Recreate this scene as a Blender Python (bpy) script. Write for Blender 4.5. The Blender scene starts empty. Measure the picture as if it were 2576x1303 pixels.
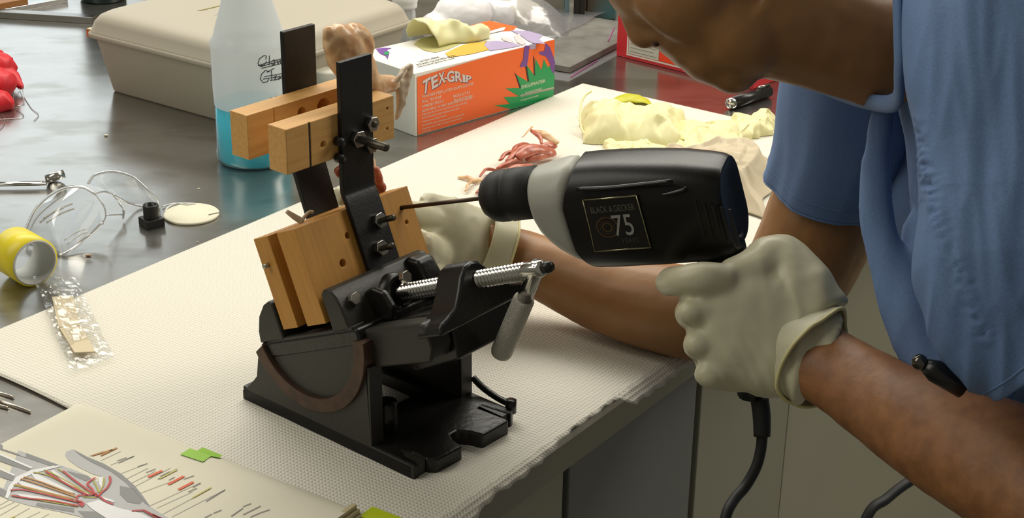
import bpy, bmesh, math, random
from math import sin, cos, pi, radians, sqrt, atan2
from mathutils import Vector, Matrix, noise
random.seed(7)
S = bpy.context.scene
COL = S.collection

# ------------------------------------------------------------------ camera, world, lights, exposure
W, H, FPX = 2576, 1303, 4000.0
PITCH, ROLL = radians(23.5), radians(1.0)
CAM = Vector((0, 0, 0.755))                     # the bench top is z = 0
FWD = Vector((0, cos(PITCH), -sin(PITCH)))
_r0 = Vector((1, 0, 0)); _u0 = _r0.cross(FWD)
RGT = _r0*cos(ROLL) + _u0*sin(ROLL)
UPV = _u0*cos(ROLL) - _r0*sin(ROLL)
cd = bpy.data.cameras.new('camera'); cam = bpy.data.objects.new('camera', cd); COL.objects.link(cam)
cd.sensor_width = 36; cd.lens = FPX/W*36; cd.clip_start = .02
cam.matrix_world = Matrix(((RGT.x, UPV.x, -FWD.x, CAM.x), (RGT.y, UPV.y, -FWD.y, CAM.y), (RGT.z, UPV.z, -FWD.z, CAM.z), (0, 0, 0, 1)))
S.camera = cam

wd = bpy.data.worlds.new('room_light'); S.world = wd; wd.use_nodes = True
wd.node_tree.nodes['Background'].inputs[0].default_value = (1, .95, .78, 1)
wd.node_tree.nodes['Background'].inputs[1].default_value = .17
def area(name, loc, aim, sx, sy, power, col):
    l = bpy.data.lights.new(name, 'AREA'); l.shape = 'RECTANGLE'; l.size = sx; l.size_y = sy
    l.energy = power; l.color = col
    o = bpy.data.objects.new(name, l); COL.objects.link(o); o.location = loc
    o.rotation_euler = (Vector(aim)-Vector(loc)).to_track_quat('-Z', 'Y').to_euler()
    return o
area('ceiling_lamp_far', (-.3, 3.0, 1.75), (-.1, 2.0, 0), 2.4, 1.0, 47, (1, .96, .86))
area('ceiling_lamp_side', (-1.7, 1.0, 1.8), (-.1, 1.6, 0), 1.0, 2.0, 20, (1, .95, .84))
area('ceiling_lamp_right', (1.7, 2.3, 1.8), (.1, 2.0, 0), .8, 1.6, 36, (1, .95, .84))
S.view_settings.view_transform = 'Standard'; S.view_settings.look = 'None'
S.view_settings.gamma = 1; S.view_settings.use_curve_mapping = False
S.view_settings.exposure = 0.0

# ------------------------------------------------------------------ measuring helpers
def ray(x, y): return FWD + RGT*((x-W/2)/FPX) - UPV*((y-H/2)/FPX)
def G(x, y, z=0.0):                              # where the line of sight meets the height z
    d = ray(x, y); return CAM + d*((z-CAM.z)/d.z)
def Q(x, y, Z): return CAM + ray(x, y)*Z         # a point at distance Z along the view axis
def PLN(x, y, p, n):
    d = ray(x, y); return CAM + d*((p-CAM).dot(n)/d.dot(n))
def proj(p):
    q = p-CAM; z = q.dot(FWD); return (W/2+FPX*q.dot(RGT)/z, H/2-FPX*q.dot(UPV)/z)
def hgt(base, py):                               # height above base whose image row is py
    a, b_ = -.1, .8
    for _ in range(40):
        m = (a+b_)/2
        if proj(base+Vector((0, 0, m)))[1] > py: a = m
        else: b_ = m
    return a
ZV = Vector((0, 0, 1))
TB = radians(54.6)
BU = Vector((cos(TB), sin(TB), 0)); BV = Vector((sin(TB), -cos(TB), 0))   # along / across the bench

# ------------------------------------------------------------------ materials
MATS = {}
def mat(name, col, rough=.5, metal=0., spec=.5, sss=0., trans=0., noise_s=0, noise_a=.0, bump_s=0, bump=0., coat=0., stretch=None, alpha=1., dark=None):
    if name in MATS: return MATS[name]
    m = bpy.data.materials.new(name); m.use_nodes = True; MATS[name] = m
    nt = m.node_tree; b = nt.nodes['Principled BSDF']
    b.inputs['Base Color'].default_value = (*col, 1); b.inputs['Roughness'].default_value = rough
    b.inputs['Metallic'].default_value = metal; b.inputs['Specular IOR Level'].default_value = spec
    b.inputs['Transmission Weight'].default_value = trans; b.inputs['Coat Weight'].default_value = coat
    b.inputs['Alpha'].default_value = alpha
    if sss: b.inputs['Subsurface Weight'].default_value = sss; b.inputs['Subsurface Radius'].default_value = (.012, .006, .003); b.inputs['Subsurface Scale'].default_value = 1
    tc = nt.nodes.new('ShaderNodeTexCoord'); mp = nt.nodes.new('ShaderNodeMapping')
    nt.links.new(tc.outputs['Object'], mp.inputs[0])
    if stretch: mp.inputs['Scale'].default_value = stretch
    if noise_s:
        n = nt.nodes.new('ShaderNodeTexNoise'); n.inputs['Scale'].default_value = noise_s; n.inputs['Detail'].default_value = 5
        nt.links.new(mp.outputs[0], n.inputs['Vector'])
        r = nt.nodes.new('ShaderNodeValToRGB'); d = dark or tuple(c*(1-noise_a) for c in col)
        r.color_ramp.elements[0].position = .35; r.color_ramp.elements[0].color = (*d, 1)
        r.color_ramp.elements[1].position = .65; r.color_ramp.elements[1].color = (*col, 1)
        nt.links.new(n.outputs[0], r.inputs[0]); nt.links.new(r.outputs[0], b.inputs['Base Color'])
    if bump_s:
        n = nt.nodes.new('ShaderNodeTexNoise'); n.inputs['Scale'].default_value = bump_s; n.inputs['Detail'].default_value = 3
        nt.links.new(mp.outputs[0], n.inputs['Vector'])
        bp = nt.nodes.new('ShaderNodeBump'); bp.inputs['Strength'].default_value = bump; bp.inputs['Distance'].default_value = .002
        nt.links.new(n.outputs[0], bp.inputs['Height']); nt.links.new(bp.outputs[0], b.inputs['Normal'])
    return m
def wood(name, c1, c2, frame, scale):
    # grain along frame[0]; frame = three axes
    m = mat(name, c1, .55); nt = m.node_tree; b = nt.nodes['Principled BSDF']
    tc = nt.nodes.new('ShaderNodeTexCoord'); outs = []
    cx = nt.nodes.new('ShaderNodeCombineXYZ')
    for i, (a, k) in enumerate(zip(frame, scale)):
        d = nt.nodes.new('ShaderNodeVectorMath'); d.operation = 'DOT_PRODUCT'; d.inputs[1].default_value = a*k
        nt.links.new(tc.outputs['Object'], d.inputs[0]); nt.links.new(d.outputs['Value'], cx.inputs[i])
    n = nt.nodes.new('ShaderNodeTexNoise'); n.inputs['Scale'].default_value = 1; n.inputs['Detail'].default_value = 6; n.inputs['Roughness'].default_value = .65
    nt.links.new(cx.outputs[0], n.inputs['Vector'])
    r = nt.nodes.new('ShaderNodeValToRGB'); r.color_ramp.elements[0].position = .3; r.color_ramp.elements[1].position = .7
    r.color_ramp.elements[0].color = (*c2, 1); r.color_ramp.elements[1].color = (*c1, 1)
    nt.links.new(n.outputs[0], r.inputs[0]); nt.links.new(r.outputs[0], b.inputs['Base Color'])
    bp = nt.nodes.new('ShaderNodeBump'); bp.inputs['Strength'].default_value = .15; bp.inputs['Distance'].default_value = .0006
    nt.links.new(n.outputs[0], bp.inputs['Height']); nt.links.new(bp.outputs[0], b.inputs['Normal'])
    return m
def clear(name, tint=(1, 1, 1), see=.85, rough=.05, milky=0., milk=(.9, .9, .9), bump_s=0, bump=.5, edge=None):
    # thin clear plastic: mostly see-through, a fresnel sheen, some milkiness
    if name in MATS: return MATS[name]
    m = bpy.data.materials.new(name); m.use_nodes = True; MATS[name] = m; nt = m.node_tree; N = nt.nodes
    N.remove(N['Principled BSDF']); out = N['Material Output']
    t = N.new('ShaderNodeBsdfTransparent'); t.inputs[0].default_value = (*tint, 1)
    g = N.new('ShaderNodeBsdfGlossy'); g.inputs['Roughness'].default_value = rough
    lw = N.new('ShaderNodeLayerWeight'); lw.inputs[0].default_value = .45
    mr = N.new('ShaderNodeMapRange'); mr.inputs['To Min'].default_value = 1-see; mr.inputs['To Max'].default_value = edge if edge else min(1, (1-see)*4+.2)
    nt.links.new(lw.outputs['Facing'], mr.inputs[0])
    mx = N.new('ShaderNodeMixShader'); nt.links.new(mr.outputs[0], mx.inputs[0]); nt.links.new(t.outputs[0], mx.inputs[1]); nt.links.new(g.outputs[0], mx.inputs[2])
    last = mx
    if milky:
        d = N.new('ShaderNodeBsdfDiffuse'); d.inputs[0].default_value = (*milk, 1)
        tr = N.new('ShaderNodeBsdfTranslucent'); tr.inputs[0].default_value = (*milk, 1)
        a = N.new('ShaderNodeMixShader'); a.inputs[0].default_value = .45; nt.links.new(d.outputs[0], a.inputs[1]); nt.links.new(tr.outputs[0], a.inputs[2])
        m2 = N.new('ShaderNodeMixShader'); m2.inputs[0].default_value = milky; nt.links.new(mx.outputs[0], m2.inputs[1]); nt.links.new(a.outputs[0], m2.inputs[2]); last = m2
    if bump_s:
        n = N.new('ShaderNodeTexNoise'); n.inputs['Scale'].default_value = bump_s; n.inputs['Detail'].default_value = 2
        tc = N.new('ShaderNodeTexCoord'); nt.links.new(tc.outputs['Object'], n.inputs['Vector'])
        bp = N.new('ShaderNodeBump'); bp.inputs['Strength'].default_value = bump; bp.inputs['Distance'].default_value = .004
        nt.links.new(n.outputs[0], bp.inputs['Height']); nt.links.new(bp.outputs[0], g.inputs['Normal']); nt.links.new(bp.outputs[0], lw.inputs['Normal'])
    nt.links.new(last.outputs[0], out.inputs[0])
    return m

# ------------------------------------------------------------------ mesh builder
class MB:
    def __init__(s): s.v = []; s.f = []; s.sm = []
    def add(s, vs, fs, smooth=False):
        k = len(s.v); s.v += [Vector(p) for p in vs]
        for f in fs: s.f.append([i+k for i in f]); s.sm.append(smooth)
        return s
    def prism(s, poly, o, ex, ey, ez, h0, h1, smooth=False):
        n = len(poly); a = [o+ex*x+ey*y+ez*h0 for x, y in poly]; b = [o+ex*x+ey*y+ez*h1 for x, y in poly]
        ar = sum(poly[i][0]*poly[(i+1) % n][1]-poly[(i+1) % n][0]*poly[i][1] for i in range(n))
        flip = (ar > 0) != (ex.cross(ey).dot(ez)*(h1-h0) > 0)
        fs = [list(range(n))[::-1], list(range(n, 2*n))] + [[i, (i+1) % n, n+(i+1) % n, n+i] for i in range(n)]
        if flip: fs = [f[::-1] for f in fs]
        return s.add(a+b, fs, smooth)
    def box(s, o, ex, ey, ez, x, y, z):
        return s.prism([(x[0], y[0]), (x[1], y[0]), (x[1], y[1]), (x[0], y[1])], o, ex, ey, ez, z[0], z[1])
    def loft(s, rings, closed=True, caps=True, smooth=True):
        n = len(rings[0]); vs = [p for r in rings for p in r]; fs = []
        for i in range(len(rings)-1):
            for j in range(n if closed else n-1):
                a = i*n+j; b = i*n+(j+1) % n; fs.append([a, b, b+n, a+n])
        if caps and closed: fs += [list(range(n))[::-1], [len(vs)-n+j for j in range(n)]]
        return s.add(vs, fs, smooth)
    def tube(s, pts, r, n=10, side=None, flat=1., caps=True, smooth=True):
        pts = [Vector(p) for p in pts]; rings = []
        rr = r if isinstance(r, (list, tuple)) else [r]*len(pts)
        ff = flat if isinstance(flat, (list, tuple)) else [flat]*len(pts)
        t0 = (pts[1]-pts[0]).normalized()
        nx = Vector(side) if side is not None else t0.orthogonal()
        for i, p in enumerate(pts):
            t = (pts[min(i+1, len(pts)-1)]-pts[max(i-1, 0)]).normalized()
            nx = (nx-t*nx.dot(t)).normalized(); ny = t.cross(nx)
            rings.append([p+nx*(rr[i]*cos(2*pi*k/n))+ny*(rr[i]*ff[i]*sin(2*pi*k/n)) for k in range(n)])
        return s.loft(rings, True, caps, smooth)
    def cyl(s, p0, p1, r0, r1=None, n=16, smooth=True):
        return s.tube([p0, p1], [r0, r0 if r1 is None else r1], n, smooth=smooth)
    def lathe(s, prof, o, ax=ZV, n=32, caps=True):
        nx = ax.orthogonal().normalized(); ny = ax.cross(nx)
        return s.loft([[o+ax*z+nx*(max(r, 1e-5)*cos(2*pi*k/n))+ny*(max(r, 1e-5)*sin(2*pi*k/n)) for k in range(n)] for r, z in prof], True, caps)
    def ball(s, o, r, n=14, ex=None, ey=None, ez=None):
        ex = ex or Vector((1, 0, 0)); ey = ey or Vector((0, 1, 0)); ez = ez or ZV
        r = r if isinstance(r, (list, tuple)) else (r, r, r)
        vs = []
        for i in range(1, n):
            th = pi*i/n
            for k in range(2*n): vs.append(o+ex*(r[0]*sin(th)*cos(pi*k/n))+ey*(r[1]*sin(th)*sin(pi*k/n))-ez*(r[2]*cos(th)))
        fs = [[i*2*n+k, i*2*n+(k+1) % (2*n), (i+1)*2*n+(k+1) % (2*n), (i+1)*2*n+k] for i in range(n-2) for k in range(2*n)]
        fs += [list(range(2*n))[::-1], [(n-2)*2*n+k for k in range(2*n)]]
        return s.add(vs, fs, True)
    def grid(s, fn, nu, nv, smooth=True):
        vs = [fn(i/nu, j/nv) for i in range(nu+1) for j in range(nv+1)]
        fs = [[i*(nv+1)+j, (i+1)*(nv+1)+j, (i+1)*(nv+1)+j+1, i*(nv+1)+j+1] for i in range(nu) for j in range(nv)]
        return s.add(vs, fs, smooth)
    def poly(s, pts): return s.add(pts, [list(range(len(pts)))])
ROOT = {}
def setp(o, label=None, cat=None, group=None, kind=None):
    for k, v in (('label', label), ('category', cat), ('group', group), ('kind', kind)):
        if v: o[k] = v
    return o
def thing(name, label, cat, loc, group=None):
    o = bpy.data.objects.new(name, None); COL.objects.link(o); o.location = loc; o.empty_display_size = .02
    ROOT[o] = Vector(loc); return setp(o, label, cat, group)
def put(name, mb, m, parent=None, label=None, cat=None, group=None, kind=None, bevel=0, seg=2, solid=0, sub=0, loc=None, wn=False):
    base = ROOT[parent] if parent is not None else None
    if base is None:
        if loc is None:
            n = len(mb.v); c = sum(mb.v, Vector())/n; loc = Vector((c.x, c.y, min(p.z for p in mb.v)))
        base = Vector(loc)
    me = bpy.data.meshes.new(name); me.from_pydata([tuple(p-base) for p in mb.v], [], mb.f)
    me.polygons.foreach_set('use_smooth', mb.sm); me.materials.append(m); me.update()
    bm = bmesh.new(); bm.from_mesh(me); bmesh.ops.recalc_face_normals(bm, faces=bm.faces); bm.to_mesh(me); bm.free()
    o = bpy.data.objects.new(name, me); COL.objects.link(o); ROOT[o] = base
    if parent is not None: o.parent = parent
    else: o.location = base
    if bevel:
        b = o.modifiers.new('bevel', 'BEVEL'); b.width = bevel; b.segments = seg; b.limit_method = 'ANGLE'; b.angle_limit = radians(35); b.use_clamp_overlap = True
        me.polygons.foreach_set('use_smooth', [True]*len(me.polygons)); b.harden_normals = True
    if solid:
        b = o.modifiers.new('solid', 'SOLIDIFY'); b.thickness = solid; b.offset = 0
    if sub:
        b = o.modifiers.new('sub', 'SUBSURF'); b.levels = sub; b.render_levels = sub
    return setp(o, label, cat, group, kind)
def bake(o):                                     # apply all modifiers
    bpy.context.view_layer.update(); dg = bpy.context.evaluated_depsgraph_get()
    me = bpy.data.meshes.new_from_object(o.evaluated_get(dg)); o.modifiers.clear(); o.data = me; return o
def blob(name, mb, m, vox, smooth, parent=None, disp=None, **k):
    # melt overlapping shapes into one continuous skin
    o = put(name, mb, m, parent, **k)
    r = o.modifiers.new('r', 'REMESH'); r.mode = 'VOXEL'; r.voxel_size = vox; r.use_smooth_shade = True
    if smooth:
        q = o.modifiers.new('s', 'SMOOTH'); q.iterations = smooth; q.factor = .5
    bake(o)
    if disp:
        base = ROOT[o]; me = o.data
        ns = [v.normal.copy() for v in me.vertices]
        for v, n in zip(me.vertices, ns): v.co = v.co + disp(v.co+base, n)
        me.update()
    o.data.polygons.foreach_set('use_smooth', [True]*len(o.data.polygons))
    return o
def cut(o, mb):
    c = put('cutter', mb, mat('cut', (.1, .1, .1)), loc=(0, 0, 0))
    b = o.modifiers.new('b', 'BOOLEAN'); b.object = c; b.operation = 'DIFFERENCE'; b.solver = 'EXACT'
    # boolean first, bevel after
    while o.modifiers[0] != b and o.modifiers.find('b') > 0: o.modifiers.move(o.modifiers.find('b'), 0)
    bake(o); bpy.data.objects.remove(c); return o
def text(name, body, o, ex, ey, size, m, parent, ext=.00015, shear=0, align='LEFT'):
    cu = bpy.data.curves.new('t', 'FONT'); cu.body = body; cu.size = size; cu.extrude = ext; cu.shear = shear; cu.align_x = align; cu.resolution_u = 3
    t = bpy.data.objects.new('t', cu); COL.objects.link(t); bpy.context.view_layer.update()
    me = bpy.data.meshes.new_from_object(t.evaluated_get(bpy.context.evaluated_depsgraph_get()))
    bpy.data.objects.remove(t)
    mb = MB(); ez = ex.cross(ey)
    mb.add([o+ex*v.co.x+ey*v.co.y+ez*v.co.z for v in me.vertices], [list(p.vertices) for p in me.polygons])
    return mb if name is None else put(name, mb, m, parent)
def curve(pts, n=8):                             # smooth path through points (Catmull-Rom)
    pts = [Vector(p) for p in pts]; out = []
    for i in range(len(pts)-1):
        p0 = pts[max(i-1, 0)]; p1 = pts[i]; p2 = pts[i+1]; p3 = pts[min(i+2, len(pts)-1)]
        for k in range(n):
            t = k/n
            out.append(.5*((2*p1)+(p2-p0)*t+(2*p0-5*p1+4*p2-p3)*t*t+(3*p1-p0-3*p2+p3)*t**3))
    return out+[pts[-1]]
def lerpl(vals, n=8):                            # the same spacing for radii
    out = []
    for i in range(len(vals)-1): out += [vals[i]+(vals[i+1]-vals[i])*k/n for k in range(n)]
    return out+[vals[-1]]
def tri(x): x = (x*.5) % 1.0; return 2*x if x < .5 else 2-2*x
def folds(x, y, sd):                             # crisp folded-paper relief, 0..1
    r = random.Random(sd); v = 0; tot = 0
    for k in range(3):
        a, b_, c = r.uniform(0, 6.28), r.uniform(0, 6.28), r.uniform(0, 9); f = (1, 1.9, 3.6)[k]; w = (1, .55, .28)[k]
        wv = tri((x*cos(b_)+y*sin(b_))*f*.8+c*2); v += w*tri((x*cos(a)+y*sin(a))*f+c+wv*1.1); tot += w
    return v/tot
def nz(p, f, o=0): return noise.noise(Vector(p)*f+Vector((o, o*.7, -o)))
def ridge(p, f, o=0): return 1-2*abs(nz(p, f, o))

# ------------------------------------------------------------------ the setting
X, Y = Vector((1, 0, 0)), Vector((0, 1, 0)); O0 = Vector((0, 0, 0))
tEdge = BV.dot(G(1620, 985))-.014; tPad = (BV.dot(G(0, 830))+BV.dot(G(1470, 215)))/2
sNear = BU.dot(G(70, 990)); sBack = BU.dot(G(1470, 215))
def B(s, t, z=0.0): return BU*s+BV*t+ZV*z
put('floor', MB().box(O0, X, Y, ZV, (-4, 3.5), (-1.5, 4.8), (-.95, -.9)), mat('floor_tile', (.30, .29, .24), .5, noise_s=6, noise_a=.15), kind='structure')
put('wall_back', MB().box(O0, X, Y, ZV, (-4, 3.5), (4.8, 4.9), (-.9, 2.0)), mat('wall_paint', (.60, .57, .48), .8), kind='structure')
wn = thing('window_1', None, None, (-2.3, 4.78, .35)); wn['kind'] = 'structure'
wm = mat('window_frame_paint', (.7, .7, .68), .5)
for x0, x1 in ((-3.6, -3.54), (-2.36, -2.30), (-1.12, -1.06)): put('window_frame', MB().box(O0, X, Y, ZV, (x0, x1), (4.75, 4.8), (.35, 1.45)), wm, wn)
for z0 in (.30, 1.40): put('window_rail', MB().box(O0, X, Y, ZV, (-3.6, -1.06), (4.74, 4.8), (z0, z0+.05)), wm, wn)
em = bpy.data.materials.new('daylit_pane'); em.use_nodes = True
_b = em.node_tree.nodes['Principled BSDF']; _b.inputs['Base Color'].default_value = (.8, .85, .9, 1); _b.inputs['Emission Color'].default_value = (.86, .95, 1, 1); _b.inputs['Emission Strength'].default_value = 1.65
for x0, x1 in ((-3.54, -2.36), (-2.30, -1.12)): put('pane', MB().box(O0, X, Y, ZV, (x0, x1), (4.775, 4.785), (.35, 1.40)), em, wn)

# steel bench ---------------------------------------------------------
def steel():
    m = mat('brushed_steel', (.40, .39, .36), .2, .92); nt = m.node_tree; N = nt.nodes; b = N['Principled BSDF']
    tc = N.new('ShaderNodeTexCoord'); mp = N.new('ShaderNodeMapping'); nt.links.new(tc.outputs['Object'], mp.inputs[0])
    mp.inputs['Rotation'].default_value = (0, 0, -TB); mp.inputs['Scale'].default_value = (3, 6, 6)
    n = N.new('ShaderNodeTexNoise'); n.inputs['Scale'].default_value = 3; n.inputs['Detail'].default_value = 8; n.inputs['Roughness'].default_value = .6; nt.links.new(mp.outputs[0], n.inputs[0])
    r = N.new('ShaderNodeMapRange'); r.inputs[1].default_value = .35; r.inputs[2].default_value = .7; r.inputs[3].default_value = .19; r.inputs[4].default_value = .25
    nt.links.new(n.outputs[0], r.inputs[0]); nt.links.new(r.outputs[0], b.inputs['Roughness'])
    # smears and dried spots
    n2 = N.new('ShaderNodeTexNoise'); n2.inputs['Scale'].default_value = 2.2; n2.inputs['Detail'].default_value = 4; nt.links.new(mp.outputs[0], n2.inputs[0])
    cr = N.new('ShaderNodeValToRGB'); cr.color_ramp.elements[0].position = .36; cr.color_ramp.elements[0].color = (.30, .285, .25, 1); cr.color_ramp.elements[1].position = .47; cr.color_ramp.elements[1].color = (.40, .39, .365, 1)
    nt.links.new(n2.outputs[0], cr.inputs[0]); nt.links.new(cr.outputs[0], b.inputs['Base Color'])
    bp = N.new('ShaderNodeBump'); bp.inputs['Strength'].default_value = .012; bp.inputs['Distance'].default_value = .002; nt.links.new(n.outputs[0], bp.inputs['Height']); nt.links.new(bp.outputs[0], b.inputs['Normal'])
    return m
bench = thing('steel_bench', 'long stainless steel workbench covered by the white pad', 'bench', B(1.2, tEdge-.4, -.04))
put('worktop', MB().box(O0, BU, BV, ZV, (-.3, 4.2), (tEdge-1.75, tEdge), (-.012, 0)), steel(), bench, bevel=.003)
put('apron', MB().box(O0, BU, BV, ZV, (-.3, 4.2), (tEdge-.02, tEdge-.002), (-.042, -.012)), mat('apron_steel', (.20, .19, .155), .35, .5), bench, label='dull grey front apron')
put('apron', MB().box(O0, BU, BV, ZV, (-.3, 4.2), (tEdge-1.748, tEdge-1.73), (-.042, -.012)), mat('apron_steel', (.2,)*3), bench)
cabm = mat('cabinet_enamel', (.33, .31, .225), .45, noise_s=3, noise_a=.08); cabd = mat('cabinet_shadow_gap', (.03, .03, .028), .8)
cabm2 = mat('cabinet_enamel_blue_grey', (.14, .145, .135), .45)
fN = BV; fP = B(0, tEdge-.03)
def fs(px, py): return BU.dot(PLN(px, py, fP, fN))
sGap = fs(1750, 1130); sC = fs(1975, 1150); sA = fs(1420, 1270)
def cabinet(lab, s0, s1, doors):
    t = thing('base_cabinet', lab, 'cabinet', B((s0+s1)/2, tEdge-.4, -.9))
    put('carcass', MB().box(O0, BU, BV, ZV, (s0, s1), (tEdge-.75, tEdge-.055), (-.9, -.042)), cabd, t)
    for a, b_, m in doors:
        d = put('door', MB().box(O0, BU, BV, ZV, (a+.003, b_-.003), (tEdge-.055, tEdge-.03), (-.84, -.052)), m, t, bevel=.002)
cabinet('grey base cabinet with a darker door under the pad near the book', sGap-.95, sGap, [(sGap-.95, sA, cabm), (sA+.004, sGap-.004, cabm2)])
cabinet('beige grey base cabinet right of the dark gap, behind the drill cord', sGap+.002, sGap+1.3, [(sGap+.002, sC, mat('cabinet_filler', (.27, .26, .19), .45)), (sC-.0055, sGap+1.3, cabm)])

# white embossed pad --------------------------------------------------
def padmat():
    m = mat('embossed_paper', (.77, .735, .64), .6, spec=.3); nt = m.node_tree; N = nt.nodes; b = N['Principled BSDF']
    tc = N.new('ShaderNodeTexCoord'); mp = N.new('ShaderNodeMapping'); mp.inputs['Rotation'].default_value = (0, 0, -TB); nt.links.new(tc.outputs['Object'], mp.inputs[0])
    sp = N.new('ShaderNodeSeparateXYZ'); nt.links.new(mp.outputs[0], sp.inputs[0])
    outs = []
    for ax in (0, 1):
        k = N.new('ShaderNodeMath'); k.operation = 'MULTIPLY'; k.inputs[1].default_value = 2*pi/.0042; nt.links.new(sp.outputs[ax], k.inputs[0])
        s = N.new('ShaderNodeMath'); s.operation = 'SINE'; nt.links.new(k.outputs[0], s.inputs[0]); outs.append(s)
    a = N.new('ShaderNodeMath'); a.operation = 'MAXIMUM'; nt.links.new(outs[0].outputs[0], a.inputs[0]); nt.links.new(outs[1].outputs[0], a.inputs[1])
    bp = N.new('ShaderNodeBump'); bp.inputs['Strength'].default_value = .5; bp.inputs['Distance'].default_value = .0008; nt.links.new(a.outputs[0], bp.inputs['Height']); nt.links.new(bp.outputs[0], b.inputs['Normal'])
    # faint pink stain by the specimen scraps
    return m
edge_pts = [(1190, 1295), (1250, 1235), (1300, 1205), (1380, 1142), (1440, 1085), (1500, 1046), (1545, 1010), (1600, 1000), (1660, 958), (1727, 908), (1800, 862)]
epad = [(BU.dot(G(*p)), BV.dot(G(*p))) for p in edge_pts]
def tR(s):
    if s <= epad[0][0]: return epad[0][1]+.004*sin(s*60)
    for (a, ta), (b_, tb) in zip(epad, epad[1:]):
        if a <= s <= b_: return ta+(tb-ta)*(s-a)/(b_-a)+.0012*sin(s*240)
    return epad[-1][1]+.003*sin(s*45)
def padf(u, v):
    s = sNear+(sBack-sNear)*u + .004*sin(v*9)*(1-u)
    t = tPad+(tR(s)-tPad)*v
    z = .0022+.0012*(.5+.5*nz((s, t, 0), 7))
    z = max(z, .002); e = t-tEdge+.001
    if e > 0: z += .0015-min(e*.75, .02)
    return B(s, t, z)
put('absorbent_pad', MB().grid(padf, 160, 170), padmat(), label='large white embossed absorbent pad spread across the steel bench', cat='pad', solid=.0008)
# torn-off scrap of pad edge shows steel beyond it: the second short side is the pad's own near edge

# ------------------------------------------------------------------ beige carrying case
caseM = mat('case_plastic', (.43, .39, .31), .55, bump_s=900, bump=.12)
c0 = G(255, 225)
sz = .092
seamL = G(213, 85, sz); lenV = (G(598, 199, sz)-seamL).dot(BV); lenU = (G(1010, 49, sz)-G(598, 199, sz)).dot(BU)-.022
f_ = seamL
case = thing('carrying_case', 'large beige plastic carrying case behind the spray bottle', 'case', seamL+BU*lenU/2+BV*lenV/2-ZV*sz)
def rrect(o, a0, a1, b0, b1, z, r, n=4):
    pts = []
    for cx, cy, st in ((a1-r, b1-r, 0), (a0+r, b1-r, 1), (a0+r, b0+r, 2), (a1-r, b0+r, 3)):
        for k in range(n+1):
            an = pi/2*(st+k/n); pts.append(o+BU*(cx+r*cos(an))+BV*(cy+r*sin(an))+ZV*z)
    return pts
def crings(lv):
    mb = MB(); mb.loft([rrect(f_, d, lenU-d, d, lenV-d, z-sz, r) for d, z, r in lv], smooth=True); return mb
cb = put('body', crings([(.024, .0, .012), (.021, .003, .014), (.006, sz-.006, .02), (.004, sz-.002, .02)]), caseM, case)
lid = put('lid', crings([(0, sz-.001, .02), (0, sz+.005, .02), (.001, sz+.006, .02), (.005, sz+.020, .022), (.010, sz+.028, .024), (.018, sz+.033, .027), (.03, sz+.0355, .03), (.05, sz+.036, .03)]), caseM, case)
put('rim', crings([(-.001, sz-.004, .021), (-.0025, sz-.002, .021), (-.0025, sz+.002, .021), (-.001, sz+.004, .021)]), mat('case_rim', (.42, .38, .30), .5), case)
latp = f_+BU*lenU*.12+BV*-.006
put('latch', MB().box(f_+BU*.012-ZV*.010, BU, BV, ZV, (0, .03), (-.012, .004), (0, .014)), mat('brass', (.75, .55, .25), .3, 1), case, bevel=.002, label='brass latch at the left end')
em_o = G(505, 25, sz+.0365)
put('emblem', MB().box(G(500, 27, sz+.036), BU, BV, ZV, (-.002, .002), (0, .0), (0, .001)).box(G(505, 26, sz+.0365), (G(585, 7, sz+.0365)-G(505, 26, sz+.0365)).normalized(), BV, ZV, (0, .05), (-.0015, .0015), (-.0005, .0006)), mat('olive_print', (.33, .30, .12), .6), lid)
mb = MB()
for k in range(12):
    a = G(540+k*4.2, 38-k*1.0, sz+.0365); b_ = G(552+k*4.2, 24-k*1.0, sz+.0365)
    d = (b_-a).normalized(); mb.box(a, d, ZV.cross(d), ZV, (0, (b_-a).length), (-.0003, .0003), (-.0005, .0004))
put('ribs', mb, mat('rib_print', (.62, .59, .52), .6), lid)

# ------------------------------------------------------------------ spray bottle
bc = G(641, 400); br = .0515; zs = hgt(bc, 103)
bott = thing('spray_bottle', 'translucent white spray bottle holding blue liquid behind the wooden bars', 'bottle', bc)
bm_ = clear('bottle_plastic', (.97, .98, 1), .93, .25, .80, (.80, .83, .84))
bm2 = clear('bottle_plastic_wet', (.97, .99, 1), .96, .15, .06, (.5, .85, .95))
zl = .082
put('shell', MB().lathe([(br-.001, zl), (br, zl+.02), (br, zs-.006), (br+.0012, zs-.003), (br+.001, zs), (br-.004, zs+.008), (br*.86, zs+.02), (br*.68, zs+.05), (br*.56, zs+.078), (br*.49, zs+.092), (br*.47, zs+.1), (br*.47, zs+.12)], bc, n=48, caps=False), bm_, bott)
put('shell_base', MB().lathe([(.001, .0005), (br-.005, .0006), (br-.0005, .004), (br+.0006, .008), (br+.0006, .018), (br-.0006, .02), (br-.001, zl)], bc, n=48, caps=False), bm2, bott)
put('blue_liquid', MB().lathe([(.001, .002), (br-.006, .002), (br-.0022, .006), (br-.0022, zl), (.001, zl)], bc, n=48), mat('blue_liquid', (.035, .58, .76), .15, sss=.0), bott)
put('spray_head', MB().lathe([(br*.52, zs+.112), (br*.52, zs+.14), (br*.3, zs+.145), (br*.3, zs+.16)], bc).box(bc+ZV*(zs+.16), X, Y, ZV, (-.05, .035), (-.012, .012), (0, .03)), mat('white_cap_plastic', (.8, .8, .78), .4), bott, bevel=.002)
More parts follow.
